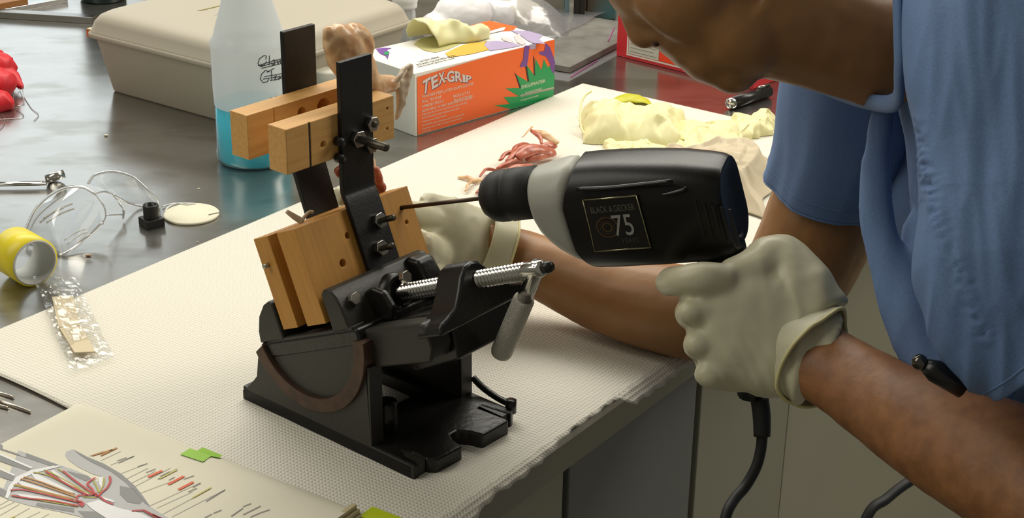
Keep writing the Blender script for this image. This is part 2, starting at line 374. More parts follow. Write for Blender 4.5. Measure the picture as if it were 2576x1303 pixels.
# struck-through handwriting on the side facing us
def onb(x, y):
    d = ray(x, y); o = CAM-bc; dx, dy = d.x, d.y; R = br+.0003
    A = dx*dx+dy*dy; Bq = 2*(o.x*dx+o.y*dy); Cq = o.x**2+o.y**2-R*R
    D = max(Bq*Bq-4*A*Cq, 0); return CAM+d*((-Bq-sqrt(D))/(2*A))
hw = [[(669, 150), (670, 141), (664, 140), (653, 148), (649, 160), (653, 166), (664, 164), (671, 154)], [(678, 140), (677, 164)], [(683, 155), (690, 150), (692, 160), (686, 165), (683, 158), (692, 163)], [(697, 150), (699, 162), (705, 150), (706, 160)], [(709, 148), (713, 158), (716, 148)],
      [(649, 165), (716, 145)], [(658, 172), (716, 158)], [(655, 168), (716, 150)],
      [(678, 181), (668, 177), (658, 187), (655, 199), (662, 208), (672, 206), (677, 199)], [(683, 178), (684, 203)], [(688, 195), (696, 190), (690, 202), (699, 199)], [(703, 190), (701, 201), (709, 190), (711, 200)], [(671, 182), (690, 172)], [(665, 193), (716, 184)], [(662, 199), (716, 191)], [(680, 203), (716, 195)],
      [(681, 246), (682, 257)], [(681, 246), (686, 252)], [(692, 258), (695, 242), (700, 256)], [(704, 241), (704, 253)]]
mb = MB()
for st in hw: st = [(a_[0]+(b2[0]-a_[0])*k/5, a_[1]+(b2[1]-a_[1])*k/5) for a_, b2 in zip(st, st[1:]) for k in range(5)]+[st[-1]]; mb.tube([onb(*p) for p in curve([(x, y, 0) for x, y in st], 2) for p in [(p.x, p.y)]], .0006, 5)
put('handwriting', mb, mat('marker_ink', (.035, .04, .04), .6), bott)

# ------------------------------------------------------------------ glove box
g0 = G(1044.6, 343.7); gx = (G(1391, 246)-g0).normalized(); gy = ZV.cross(gx)        # gx along the front, gy to the back
gL = (G(1391, 246)-g0).length; gH = (hgt(g0, 184)+hgt(G(1391, 246), 99))/2; gW = .136
gb = thing('glove_box', 'orange and white cardboard box of latex gloves on the steel', 'glove box', g0+gx*gL/2+gy*gW/2)
put('carton', MB().box(g0, gx, gy, ZV, (0, gL), (0, gW), (0, gH)), mat('white_card', (.82, .80, .74), .5), gb, bevel=.0012)
def panel(name, pts, m, face='front', lift=.0006, th=.0003, parent=None):
    # flat print on a face of the carton: front (x, z), top (x, depth)
    mb = MB()
    if face == 'front': mb.prism(pts, g0-gy*lift, gx, ZV, -gy, 0, th)
    else: mb.prism(pts, g0+ZV*(gH+lift), gx, gy, ZV, 0, th)
    return put(name, mb, m, parent or gb)
orng = mat('orange_print', (.92, .145, .022), .4); grn = mat('green_print', (.012, .33, .10), .4); pur = mat('purple_print', (.19, .07, .33), .4)
lil = mat('lilac_print', (.44, .36, .55), .4); gld = mat('gold_print', (.68, .43, .06), .4); blk = mat('black_print', (.03, .025, .03), .5); cream = mat('cream_print', (.82, .74, .62), .5)
def fpt(x, y):                                   # a point of the photographed front face -> (along, height)
    p = PLN(x, y, g0, gy)-g0; return (p.dot(gx), p.z)
def tpt(x, y):
    p = G(x, y, gH)-g0; return (p.dot(gx), p.dot(gy))
panel('orange_panel', [(.004, .002), (gL-.0005, .002), (gL-.0005, gH-.001), (gL*.55, gH-.001), (.004, gH-.006)], orng)
panel('green_burst', [fpt(*p) for p in [(1243, 265), (1281, 261), (1266, 244), (1304, 242), (1271, 222), (1307, 221), (1298, 188), (1327, 205), (1324, 163), (1343, 190), (1346, 147), (1361, 176), (1367, 148), (1376, 168), (1386, 165), (1394, 192), (1390, 247), (1286, 274)]], grn, lift=.0009)
panel('burst_shadow', [fpt(*p) for p in [(1293, 182), (1298, 188), (1310, 222), (1306, 221)]], blk, lift=.001)
panel('burst_shadow', [fpt(*p) for p in [(1319, 160), (1324, 163), (1330, 205), (1326, 204)]], blk, lift=.001)
panel('burst_shadow', [fpt(*p) for p in [(1340, 140), (1343, 146), (1345, 190), (1342, 189)]], blk, lift=.001)
panel('purple_leg', [fpt(*p) for p in [(1319, 114), (1330, 114), (1328, 140), (1324, 166), (1306, 169), (1309, 160), (1315, 148), (1316, 130)]], pur, lift=.0011)
panel('purple_leg', [fpt(*p) for p in [(1371, 108), (1382, 118), (1392, 146), (1395, 158), (1392, 186), (1384, 174), (1382, 158), (1372, 142), (1356, 136), (1355, 130), (1368, 128)]], pur, lift=.0011)
panel('lilac_foot', [fpt(*p) for p in [(1330, 112), (1348, 108), (1346, 122), (1332, 124)]], lil, lift=.0011)
# top artwork
panel('gold_patch', [tpt(*p) for p in [(1120, 135), (1142, 124), (1160, 116), (1180, 110), (1210, 106), (1225, 104), (1218, 115), (1230, 126), (1190, 136), (1130, 146)]], gld, 'top')
panel('lilac_patch', [tpt(*p) for p in [(1222, 106), (1250, 104), (1290, 108), (1310, 116), (1280, 122), (1232, 129), (1219, 116)]], lil, 'top')
panel('lilac_body', [tpt(*p) for p in [(1285, 78), (1330, 80), (1365, 90), (1355, 100), (1372, 112), (1340, 110), (1325, 102), (1312, 92)]], lil, 'top', .001)
panel('orange_corner', [tpt(*p) for p in [(1165, 70), (1230, 53), (1300, 68), (1290, 78), (1250, 80), (1200, 84)]], orng, 'top', .0004)
panel('grey_claw', [tpt(*p) for p in [(1292, 92), (1306, 87), (1322, 110), (1314, 116), (1300, 108)]], mat('claw_print', (.66, .60, .60), .4), 'top', .0013)
panel('grey_claw', [tpt(*p) for p in [(1258, 96), (1282, 98), (1290, 104), (1286, 110), (1268, 104)]], mat('claw_print', (.66, .60, .60)), 'top', .0013)
panel('white_claw', [tpt(*p) for p in [(1222, 84), (1262, 72), (1272, 71), (1268, 78), (1226, 88)]], mat('white_card', (.8,)*3), 'top', .0013)
panel('purple_emblem', [tpt(*p) for p in [(946, 124), (966, 121), (986, 122), (972, 126), (980, 133), (975, 150), (970, 142), (955, 135)]], pur, 'top')
panel('green_emblem', [tpt(*p) for p in [(966, 133), (978, 132), (978, 139), (968, 140)]], grn, 'top', .001)
slot = [tpt(*p) for p in [(1040, 112), (1060, 98), (1110, 84), (1170, 78), (1215, 84), (1210, 96), (1165, 108), (1130, 124), (1095, 133), (1068, 128)]]
panel('tissue_slot', slot, mat('slot_latex', (.46, .43, .17), .7), 'top', .0004)
# lettering
ltm = mat('grey_violet_ink', (.70, .60, .58), .45); lbk = mat('letter_shadow', (.09, .03, .10), .5)
quads = {'T': [(1060, 238), (1077, 232), (1082, 191), (1062, 203)], 'E': [(1085, 225), (1101, 216), (1099, 185), (1082, 194)], 'X': [(1101, 214), (1120, 206), (1116, 178), (1101, 184)], '-': [(1116, 199), (1124, 197), (1124, 193), (1116, 195)],
         'G': [(1122, 207), (1142, 205), (1141, 177), (1123, 178)], 'R': [(1144, 205), (1163, 206), (1160, 181), (1143, 178)], 'I': [(1163, 206), (1170, 207), (1168, 188), (1161, 186)], 'P': [(1171, 207), (1184, 206), (1184, 190), (1170, 188)]}
for ch in 'TEX-GRIP':
    qd = [Vector(fpt(*p)) for p in quads[ch]]
    cu = bpy.data.curves.new('t', 'FONT'); cu.body = ch; cu.size = 1; cu.offset = .035; cu.extrude = .01
    t_ = bpy.data.objects.new('t', cu); COL.objects.link(t_); bpy.context.view_layer.update()
    me_ = bpy.data.meshes.new_from_object(t_.evaluated_get(bpy.context.evaluated_depsgraph_get())); bpy.data.objects.remove(t_)
    vs = [v.co.copy() for v in me_.vertices]; fs = [list(p.vertices) for p in me_.polygons]
    x0, x1 = min(v.x for v in vs), max(v.x for v in vs); y0, y1 = min(v.y for v in vs), max(v.y for v in vs)
    for nm_, m_, dx, dz, lf in (('letter_shadow', lbk, .0014, -.0012, .0011), ('letter', ltm, 0, 0, .0015)):
        mb = MB(); out = []
        for v in vs:
            u, w = (v.x-x0)/(x1-x0), (v.y-y0)/(y1-y0); p = (qd[0]*(1-u)+qd[1]*u)*(1-w)+(qd[3]*(1-u)+qd[2]*u)*w
            out.append(g0+gx*(p.x+dx)+ZV*(p.y+dz)-gy*(lf+.0002*v.z*50))
        put(nm_, mb.add(out, fs), m_, gb)
def line(txt, x, y, hpx, m, nm='fine_print'):
    a = fpt(x, y); s_ = hpx/1640*1.4
    return text(nm, txt, g0+gx*a[0]+ZV*a[1]-gy*.0012, gx, ZV, s_, m, gb, .0001)
for txt, x, y, h_ in [('POWDER FREE LATEX EXAM GLOVES', 1060, 247, 7), ('FULL TEXTURE', 1060, 259, 6.5), ('PRODUCT BY', 1138, 246, 6.5), ('AMBIDEXTROUS', 1060, 271, 6.5), ('MADE FOR INC.', 1140, 252+4, 6.5),
                     ('NONSTERILE  PATIENT EXAMINATION GLOVE', 1060, 282, 5.5), ('Single use only, store in a cool dry place away from light', 1060, 290, 4.5), ('CAUTION: this product contains natural latex', 1060, 299, 4.5), ('which may cause allergic reactions', 1060, 308, 4), ('CONTENTS: one hundred gloves by count, beaded cuff', 1060, 318, 4.2), ('Components used in making these gloves may cause reactions', 1060, 326, 3.6), ('in some users', 1060, 333, 3.6)]:
    line(txt, x, y, h_, cream)
line('ENGLEMASTER', 1310, 223, 9, cream); line('GLOVE COMPANY', 1320, 236, 5, cream); line('www.gloves and supplies', 1308, 254, 4.5, cream)
panel('cream_strip', [fpt(*p) for p in [(1308, 238), (1392, 218), (1392, 224), (1308, 244)]], cream, lift=.0009)
for i, (x, y, ln) in enumerate([(1056, 158, 44), (1052, 166, 78), (1052, 171, 100)]):
    a = tpt(x, y); text('top_print', ['LATEX FREE', 'EXAM GLOVES SIZE', 'one hundred gloves by count'][i], g0+ZV*(gH+.001)+gx*a[0]+gy*a[1], gx, gy, [.0075, .0085, .006][i], blk, gb, .0001)
# glove pulled through the slot (a thing of its own, held by the box)
lat = mat('pale_latex', (.80, .76, .42), .5, sss=.12, bump_s=60, bump=.2); lat2 = mat('worn_latex', (.56, .53, .37), .42, sss=.08, bump_s=45, bump=.12)
gp = [Vector((g0+ZV*gH)) + gx*tpt(x, y)[0]+gy*tpt(x, y)[1] for x, y in [(1085, 125), (1065, 108), (1110, 100), (1150, 100), (1190, 97), (1222, 92)]]
def glp(u, v):
    P = curve(gp[1:], 6); i = u*(len(P)-1); a = P[int(min(i, len(P)-2))]; b_ = P[int(min(i, len(P)-2))+1]; p = a.lerp(b_, i-int(min(i, len(P)-2)))
    wv = (.030*(1-u)**.6+.006); an = pi*v
    hgt_ = (.028*(1-u)**.55*(.7+.3*sin(u*8+1.2)**2)+.004)
    q = p+gy*(-cos(an)*wv)+ZV*(sin(an)*hgt_+.0015)
    q += gx*(-.012*sin(an)*(1-u)**3)
    return q+(ZV*.008-gy*.006)*(1-2.4*abs(nz(q, 34)))*sin(an)
put('latex_glove', MB().grid(glp, 44, 24), lat, label='pale yellow latex glove poking out of the glove box slot', cat='glove', solid=.0012)

# ------------------------------------------------------------------ tilting vise
K1 = G(1040, 1215)+ZV*.0035; th = radians(50.4)
vb = Vector((cos(th), sin(th), 0)); vq = Vector((-sin(th), cos(th), 0))
ph = radians(24.0); vn = -vq*cos(ph)+ZV*sin(ph); vm = vq*sin(ph)+ZV*cos(ph)
OV = K1+vq*.135+ZV*.105
def LV(p, q_, z): return K1+vb*p+vq*q_+ZV*z
def BW(p, n, m): return OV+vb*p+vn*n+vm*m
iron = mat('black_cast_iron', (.011, .0105, .009), .32, .0, .45, bump_s=160, bump=.18, noise_s=30, noise_a=.35)
iron_lit = mat('lit_cast_iron', (.027, .026, .020), .45, .0, .4, bump_s=220, bump=.12)  # same black iron; light on the left-facing sides painted into the colour
rust = mat('rusty_machined_edge', (.085, .045, .027), .5, .3, bump_s=200, bump=.1, noise_s=70, noise_a=.4)
chrome = mat('chrome', (.62, .61, .57), .16, 1.0); steelp = mat('dull_zinc', (.42, .40, .35), .32, 1.0)
vise = thing('tilting_vise', 'black cast iron tilting vise with chrome screw standing on the white pad', 'vise', LV(.07, .11, 0))
def arcp(r, a0, a1, n=24): return [(.135+r*cos(radians(a0+(a1-a0)*k/n)), .105+r*sin(radians(a0+(a1-a0)*k/n))) for k in range(n+1)]
# end plates with the half-round cradle (profile in q, z)
prof = [(.229, .0), (.229, .009), (.224, .013), (.215, .022), (.207, .032)] + arcp(.079, -32, -176, 30) + [(.0575, .108), (.0575, .094), (.053, .094), (.052, .014), (.0, .013), (.0, 0)]
prof = [p for p in prof]
for p0, p1 in ((0, .016), (.123, .139)):
    put('base_plate', MB().prism(prof, K1, vq, ZV, vb, p0, p1), iron_lit, vise, bevel=.0012)
# cradle rims, a little proud of the plates
for p0, p1 in ((-.004, .016), (.123, .143)):
    ring = arcp(.080, -33, -190, 34)+arcp(.066, -190, -30, 34)
    put('cradle_rim', MB().prism(ring, K1, vq, ZV, vb, p0, p1), rust, vise, bevel=.001)
# slotted foot
foot = [(.0165, .0), (.0175, .016), (.012, .024), (.008, .018), (.0075, -.001), (.0, 0), (.0, .06), (.0, .229), (.139, .229), (.139, .0), (.131, -.004), (.125, .028), (.119, .028), (.121, -.010), (.083, -.010), (.079, .004), (.073, .013), (.064, .013), (.058, .004), (.056, -.009), (.022, -.008)]
# split in two halves round the open middle
fo = put('foot', MB().prism(foot, K1, vb, vq, ZV, -.0035, .0145), iron, vise)
cut(fo, MB().box(K1, vb, vq, ZV, (.034, .112), (.092, .20), (-.02, .03)))
bv = fo.modifiers.new('bevel', 'BEVEL'); bv.width = .0022; bv.segments = 2; bv.limit_method = 'ANGLE'
put('boss', MB().cyl(LV(.030, .062, .012), LV(.030, .062, .045), .011, .010, 20), iron, vise)
put('foot_rib', MB().box(K1, vb, vq, ZV, (.016, .123), (.205, .222), (.0, .022)), iron, vise, bevel=.003)
put('corner_lug', MB().prism([(.229, 0), (.231, .010), (.212, .031), (.198, .031), (.198, 0)], K1, vq, ZV, vb, .02, .125), iron, vise, bevel=.003)
# tilting body
def half(r, a0, a1, n=28): return [(r*cos(radians(a0+(a1-a0)*k/n)), r*sin(radians(a0+(a1-a0)*k/n))) for k in range(n+1)]
disk = half(.0635, 180, 360)
for p0, p1 in ((.001, .018), (.121, .138)):
    put('half_disk', MB().prism([(x, y-.004) for x, y in disk], OV, vn, vm, vb, p0, p1), iron_lit, vise, bevel=.001)
put('bed', MB().box(OV, vb, vn, vm, (.0, .139), (-.074, .07), (-.022, -.006)), iron, vise, bevel=.003)
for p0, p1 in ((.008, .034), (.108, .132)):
    put('rail', MB().prism([(.05, -.046), (.05, -.010), (.145, -.012), (.150, -.018), (.150, -.036), (.142, -.048)], OV, vn, vm, vb, p0, p1), iron_lit if p0 < .05 else iron, vise, bevel=.003)
put('rail_block', MB().prism([(.030, -.016), (.07, -.02), (.075, -.035), (.06, -.05), (.09, -.062), (.15, -.055), (.155, -.02), (.16, -.012), (.12, -.01)], OV, vn, vm, vb, .034, .108), iron, vise, bevel=.003)
# nut housing: bell-shaped plate across the rails
bell = [(.006, -.026), (.010, -.016), (.020, -.013), (.032, -.008), (.042, .003), (.050, .015), (.057, .022), (.066, .0245), (.076, .022), (.085, .012), (.094, .0), (.106, -.009), (.122, -.013), (.133, -.024)]
put('nut_housing', MB().prism(bell, OV, vb, vm, vn, .134, .168, smooth=False), iron, vise, bevel=.004, seg=3)
# jaws
fj = [(-.036, -.006), (-.036, .030), (-.040, .033), (-.050, .030), (-.062, .020), (-.070, .006), (-.073, -.006)]
put('fixed_jaw', MB().prism(fj, OV, vn, vm, vb, .0, .134), iron_lit, vise, bevel=.002)
mj = [(.036, -.008), (.036, .030), (.041, .034), (.050, .032), (.056, .024), (.058, .012), (.060, -.008)]
put('moving_jaw', MB().prism(mj, OV, vn, vm, vb, .001, .126), iron_lit, vise, bevel=.002)
put('jaw_boss', MB().lathe([(.0005, .045), (.0205, .045), (.0205, .058), (.0185, .064), (.013, .066), (.012, .060), (.0005, .060)], BW(.068, 0, .006), vn, 28), iron, vise)
put('jaw_ear', MB().prism([(.05, -.01), (.05, .018), (.066, .022), (.080, .016), (.086, .0), (.08, -.012)], OV, vn, vm, vb, .034, .042), iron, vise, bevel=.003)
put('jaw_ear', MB().prism([(.045, -.01), (.045, .028), (.056, .034), (.070, .028), (.078, .0), (.074, -.012)], OV, vn, vm, vb, .094, .118), iron, vise, bevel=.005)
def hexnut(o, ax, r, h):
    nx = ax.orthogonal().normalized(); ny = ax.cross(nx)
    return MB().prism([(r*cos(k*pi/3+.3), r*sin(k*pi/3+.3)) for k in range(6)], o, nx, ny, ax, 0, h)
put('jaw_bolt', hexnut(PLN(886, 752, BW(0, .057, 0), vn), vn, .0062, .006), steelp, vise, bevel=.0006)
put('jaw_bolt', hexnut(PLN(1014, 698, BW(0, .070, 0), vn), vn, .0062, .006), steelp, vise, bevel=.0006)
# screw with real thread rings
def thread(mb, n0, n1, r0, r1, pitch):
    x = n0; pr = []
    while x < n1: pr += [(r0, x), (r1, x+pitch*.35), (r1, x+pitch*.55), (r0, x+pitch*.9)]; x += pitch
    return mb.lathe([(.0005, n0)]+pr+[(r0, x), (.0005, x)], BW(.07, 0, .006), vn, 24)
put('screw', thread(MB(), .058, .222, .0062, .0082, .0042).lathe([(.0005, .220), (.0072, .222), (.0076, .226), (.0076, .243), (.006, .246), (.0005, .247)], BW(.07, 0, .006), vn, 20), chrome, vise)
put('screw_head', MB().lathe([(.0005, .245), (.0052, .2455), (.0056, .251), (.004, .255), (.0005, .256)], BW(.07, 0, .006), vn, 20), iron, vise)
hA = BW(.07, .238, .006); dirh = (PLN(1253, 920, BW(.07, .158, -.073), vb)-PLN(1345, 705, BW(.07, .235, -.002), vb)).normalized()
hB = hA+dirh*.034
crank = put('crank_handle', MB().lathe([(.0005, -.006), (.0068, -.006), (.0072, 0), (.0072, .042)], hA, dirh, 20), chrome, vise)
knm = mat('knurled_steel', (.50, .48, .42), .42, 1, bump_s=1300, bump=.8)
put('knurled_grip', MB().lathe([(.0005, .034), (.0088, .034), (.0095, .036), (.0098, .098), (.0088, .1015), (.006, .1025), (.0005, .1022)], hA, dirh, 24), knm, crank)
lvp = [PLN(x, y, LV(.142, .05, .02), Vector((vb.x, vb.y, 0))) for x, y in [(1190, 950), (1215, 975), (1250, 1000), (1285, 1018)]]
put('lock_lever', MB().tube(curve(lvp, 5), .0034, 10).cyl(lvp[-1]+Vector((0, 0, .005)), lvp[-1]-Vector((0, 0, .008)), .0055, .0055, 14), iron, vise)

# ------------------------------------------------------------------ wooden clamping jig held in the vise
w1 = wood('beech_bar', (.72, .42, .14), (.60, .31, .085), (vb, vm, vn), (18, 260, 260))  # paler wood with even grain for the two upper bars
w2 = wood('bamboo_board', (.58, .285, .055), (.46, .21, .035), (vm, vb, vn), (14, 300, 300))
hole = mat('drill_hole_dark', (.02, .012, .008), .9)
strapm = mat('black_flat_steel', (.012, .012, .0115), .42, .1, .4, bump_s=300, bump=.1)
jig = thing('bone_clamp_jig', 'wooden clamping jig with black steel straps standing tilted in the vise', 'clamp', BW(.07, 0, .003))
pb = put('lower_board', MB().box(OV, vb, vn, vm, (.002, .146), (-.034, -.012), (.003, .0925)), w2, jig, bevel=.0008)
pf = put('lower_board', MB().box(OV, vb, vn, vm, (.0, .147), (.0045, .0317), (.003, .0935)), w2, jig)
hs = [(.057, .070, .0032), (.041, .048, .0036), (.132, .061, .0020), (.131, .0755, .0018)]
mb = MB()
for p, m, r in hs: mb.cyl(BW(p, .02, m), BW(p, .04, m), r, r, 18)
cut(pf, mb); pf.data.materials.append(w2)
bvm = pf.modifiers.new('bevel', 'BEVEL'); bvm.width = .0008; bvm.segments = 2; bvm.limit_method = 'ANGLE'; bvm.angle_limit = radians(60)
put('screw_tip', MB().cyl(BW(-.004, -.024, .066), BW(.004, -.024, .066), .0022), steelp, jig)
zb0, zb1 = .2525, .295
mbf = MB().box(K1, vb, vq, ZV, (.001, .138), (.1515, .175), (zb0, zb1)); ub = put('upper_bar', mbf, w1, jig)
mb = MB()
for p, z, r in ((.0455, .270, .0031), (.129, .284, .0014), (.1285, .264, .0014)): mb.cyl(LV(p, .145, z), LV(p, .158, z), r, r, 16)
mb.box(K1, vb, vq, ZV, (.0285, .0305), (.14, .153), (zb0-.01, zb1-.0))
cut(ub, mb); x_ = ub.modifiers.new('bevel', 'BEVEL'); x_.width = .0008; x_.segments = 2; x_.limit_method = 'ANGLE'; x_.angle_limit = radians(60)
put('kerf_line', MB().box(K1, vb, vq, ZV, (.0285, .0305), (.1519, .1528), (zb0+.0005, zb1-.0006)), hole, jig)
ub2 = put('upper_bar', MB().box(K1, vb, vq, ZV, (.004, .142), (.206, .229), (zb0, zb1)), w1, jig)
mb = MB()
for p, z, r in ((.071, .282, .0052), (.099, .281, .0085)): mb.cyl(LV(p, .20, z), LV(p, .222, z), r, r, 20)
mb.box(K1, vb, vq, ZV, (.036, .0372), (.20, .2068), (zb0-.01, zb1))
cut(ub2, mb); x_ = ub2.modifiers.new('bevel', 'BEVEL'); x_.width = .0008; x_.segments = 2; x_.limit_method = 'ANGLE'; x_.angle_limit = radians(60)
def strap(p0, p1, path, t, nm):
    # bent flat bar: centre line in (q, z)
    P = curve([Vector((a, b_, 0)) for a, b_ in path], 5)
    rings = []
    for i, c in enumerate(P):
        d = (P[min(i+1, len(P)-1)]-P[max(i-1, 0)]).normalized(); nn = Vector((-d.y, d.x, 0))
        pr = [(p0, c+nn*t/2), (p1, c+nn*t/2), (p1, c-nn*t/2), (p0, c-nn*t/2)]
        rings.append([LV(a, v.x, v.y) for a, v in pr])
    return put(nm, MB().loft(rings, smooth=False), strapm, jig, bevel=.0006)
def qz(n, m): v = BW(0, n, m)-K1; return (v.dot(vq), v.z)
tt = .0052
l0 = qz(.0317+tt/2+.0006, .02); l1 = qz(.0317+tt/2+.0006, .092)
strap(.064, .1045, [l0, l1, (.1475, .2165), (.1487, .229), (.1487, .26), (.1487, .3435)], tt, 'front_strap')
r0 = qz(-.034-tt/2, .012); r1 = qz(-.034-tt/2, .094)
strap(.073, .113, [r0, r1, (.228, .232), (.2318, .246), (.2318, .28), (.2318, .354)], tt, 'rear_strap')
def bolt(o, ax, r, ln, nr=.0078, nh=.006):
    b_ = put('bolt', MB().lathe([(.0005, -.004), (r, -.004), (r, ln-.001), (r*.8, ln), (.0005, ln)], o, ax, 16), mat('dark_bolt_steel', (.10, .09, .07), .4, .9), jig)
    put('nut', hexnut(o, ax, nr, nh), mat('bright_nut', (.50, .48, .43), .25, 1.0), b_, bevel=.0007)
fr = .0317+tt+.0006
bolt(BW(.092, fr, .073), vn, .0030, .024); bolt(BW(.083, fr, .0485), vn, .0030, .021)
qf = .1487-tt/2
bolt(LV(.100, qf, .278), -vq, .0030, .008); bolt(LV(.082, qf, .268), -vq, .0038, .040, .0085); bolt(LV(.0985, qf, .2575), -vq, .0030, .010)
for z in (.262, .248+.03): put('clamp_screw', MB().cyl(LV(.0605, .1495, z-.008), LV(.0605, .1415, z-.008), .0045, .004, 14), strapm, jig)

# ------------------------------------------------------------------ specimen clamped between the bars
fl = mat('pale_flesh', (.82, .60, .36), .36, sss=.15, noise_s=40, noise_a=.5, dark=(.60, .31, .13), bump_s=80, bump=.5, coat=.25)
fl2 = mat('red_flesh', (.60, .20, .12), .36, sss=.12, noise_s=60, noise_a=.45, dark=(.36, .08, .045), bump_s=120, bump=.4, coat=.3)
fl3 = mat('grey_tendon', (.70, .58, .42), .42, sss=.1, noise_s=50, noise_a=.35, bump_s=120, bump=.4, coat=.2)
def sp(x, y, q_=.19): return PLN(x, y, LV(0, q_, 0), vq)
spec = thing('bone_specimen', 'fleshy bone specimen clamped upright between the two wooden bars', 'specimen', LV(.11, .19, .18))
mb = MB()
for pts, rs in (([(905, 330), (915, 265), (920, 215), (905, 170), (880, 130), (852, 100), (835, 82)], [20, 26, 33, 38, 40, 36, 24]),
                ([(880, 180), (862, 150), (845, 120), (822, 108)], [32, 34, 28, 12]),
                ([(905, 140), (918, 118), (908, 88), (880, 76)], [26, 26, 24, 18]),
                ([(845, 95), (826, 78), (822, 96)], [18, 14, 10]),
                ([(920, 215), (950, 215), (982, 212), (1000, 206)], [34, 30, 24, 12]),
                ([(905, 330), (915, 400), (935, 450), (950, 490), (955, 540)], [24, 26, 22, 20, 18])):
    P = curve([sp(*p) for p in pts], 4); mb.tube(P, [r/2250 for r in lerpl(rs, 4)], 12, flat=.8)
blob('flesh', mb, fl, .0022, 3, spec, disp=lambda p, n: n*(.0020*nz(p, 50)+.0006*ridge(p, 120, 3)))
mb = MB(); P = curve([sp(*p, .186) for p in [(1038, 160), (1026, 195), (1012, 225), (1008, 262), (996, 305)]], 5)
mb.tube(P, [r/2250 for r in lerpl([6, 14, 20, 15, 4], 5)], 10, flat=.45)
P = curve([sp(*p, .184) for p in [(1036, 160), (1018, 172), (1000, 200), (985, 215)]], 5); mb.tube(P, [r/2250 for r in lerpl([4, 13, 16, 10], 5)], 10, flat=.4)
blob('tendon_flap', mb, fl3, .0016, 3, spec, disp=lambda p, n: n*(.0012*nz(p, 140)), label='greyish flap hanging on the right')
for pts, rs in (([(945, 420), (952, 450), (962, 475), (958, 520)], [7, 10, 9, 6]), ([(862, 418), (850, 430), (856, 446)], [9, 10, 4])):
    mb = MB(); P = curve([sp(*p, .178) for p in pts], 4); mb.tube(P, [r/2250 for r in lerpl(rs, 4)], 10)
    blob('red_muscle', mb, fl2, .0016, 2, spec, disp=lambda p, n: n*(.001*nz(p, 160)))
P = curve([BW(.040, -.004, .094), BW(.034, -.006, .101), BW(.029, -.008, .108)], 4)
put('tissue_shred', MB().tube(P, lerpl([.0035, .003, .002], 4), 8).tube(curve([BW(.038, -.006, .094), BW(.05, -.004, .100), BW(.055, -.004, .099)], 4), .0018, 6), fl3, label='pinkish tissue shred lying on top of the lower boards of the jig', cat='tissue scrap')

# ------------------------------------------------------------------ power drill
def camv(r, f, u): return RGT*r+FWD*f+UPV*u
T0 = BW(.132, .0317, .0757)
dR = camv(.90, -.42, .089).normalized(); dU = camv(-.30, -.445, .93); dU = (dU-dR*dU.dot(dR)).normalized(); dS = dR.cross(dU)
drill = thing('power_drill', 'black and grey corded power drill held in a gloved hand, bit in the jig', 'drill', T0+dR*.2)
dblk = mat('drill_black_plastic', (.0065, .0065, .0062), .3, 0, .35, bump_s=900, bump=.05); dgry = mat('drill_grey_plastic', (.42, .42, .37), .42); drub = mat('chuck_rubber', (.011, .011, .0105), .6)
def DR(x, y, s=0.0): return T0+dR*x+dU*y+dS*s
def dpx(px, py, s=0.0):                          # pixel -> (x along axis, y up) in the drill's plane at side offset s
    p = PLN(px, py, T0+dS*s, dS)-T0; return (p.dot(dR), p.dot(dU))
put('drill_bit', MB().tube([DR(-.006, 0), DR(.11, 0)], .0021, 12), mat('bit_steel', (.16, .115, .085), .4, .9), drill)
def axial(px): return dpx(px, 528-(px-1012)*.108)[0]
cx0, cx1 = axial(1228), axial(1345)
rc = .0245
put('chuck', MB().lathe([(.0005, cx0-.004), (rc*.45, cx0-.004), (rc*.72, cx0), (rc*.95, cx0+.008), (rc, cx0+.014), (rc*1.0, cx0+.021), (rc*.955, cx0+.0225), (rc*.955, cx0+.0245), (rc*1.01, cx0+.026), (rc*1.0, cx1+.004)], T0, dR, 40), drub, drill)
# body: rounded-rectangle stations along the axis (x, top, bottom, half width, corner)
def stat(x, top, bot, hw, rc_, lean=0, n=9):
    pts = []; cyy = (top+bot)/2; hh = (top-bot)/2; r = min(rc_, hw*.98, hh*.98)
    for sx, sy, st in ((1, 1, 0), (-1, 1, 1), (-1, -1, 2), (1, -1, 3)):
        for k in range(n+1):
            an = pi/2*(st+k/n); yy = cyy+sy*(hh-r)+r*sin(an); pts.append(DR(x-lean*(1-((yy-cyy)/hh)**2), yy, sx*(hw-r)+r*cos(an)))
    return pts
def st_px(tp, bt, hw, rc_, lean=0):                      # from the pixels of the top and bottom outline
    xt, yt = dpx(*tp, -hw*.2); xb, yb = dpx(*bt, hw*.6); x = (xt+xb)/2
    return (x, yt, yb, hw, rc_, lean)
nose = [st_px((1342, 424), (1352, 566), .026, .026), st_px((1350, 419), (1368, 606), .029, .028), st_px((1380, 408), (1420, 645), .033, .030), st_px((1440, 393), (1466, 668), .036, .031, .008), st_px((1482, 387), (1504, 680), .0375, .032, .015)]
bodyS = [st_px((1478, 388), (1501, 682), .0375, .032, .016), st_px((1480, 386), (1503, 684), .0384, .032, .016), st_px((1530, 382), (1560, 682), .039, .032, .010), st_px((1580, 381), (1610, 678), .0395, .031, .004), st_px((1640, 381), (1670, 674), .040, .030), st_px((1720, 384), (1762, 666), .0395, .029), st_px((1780, 392), (1830, 656), .038, .027), st_px((1800, 398), (1862, 642), .036, .025), st_px((1808, 404), (1880, 632), .033, .023), st_px((1809, 416), (1880, 620), .028, .02), st_px((1806, 440), (1872, 598), .016, .015)]
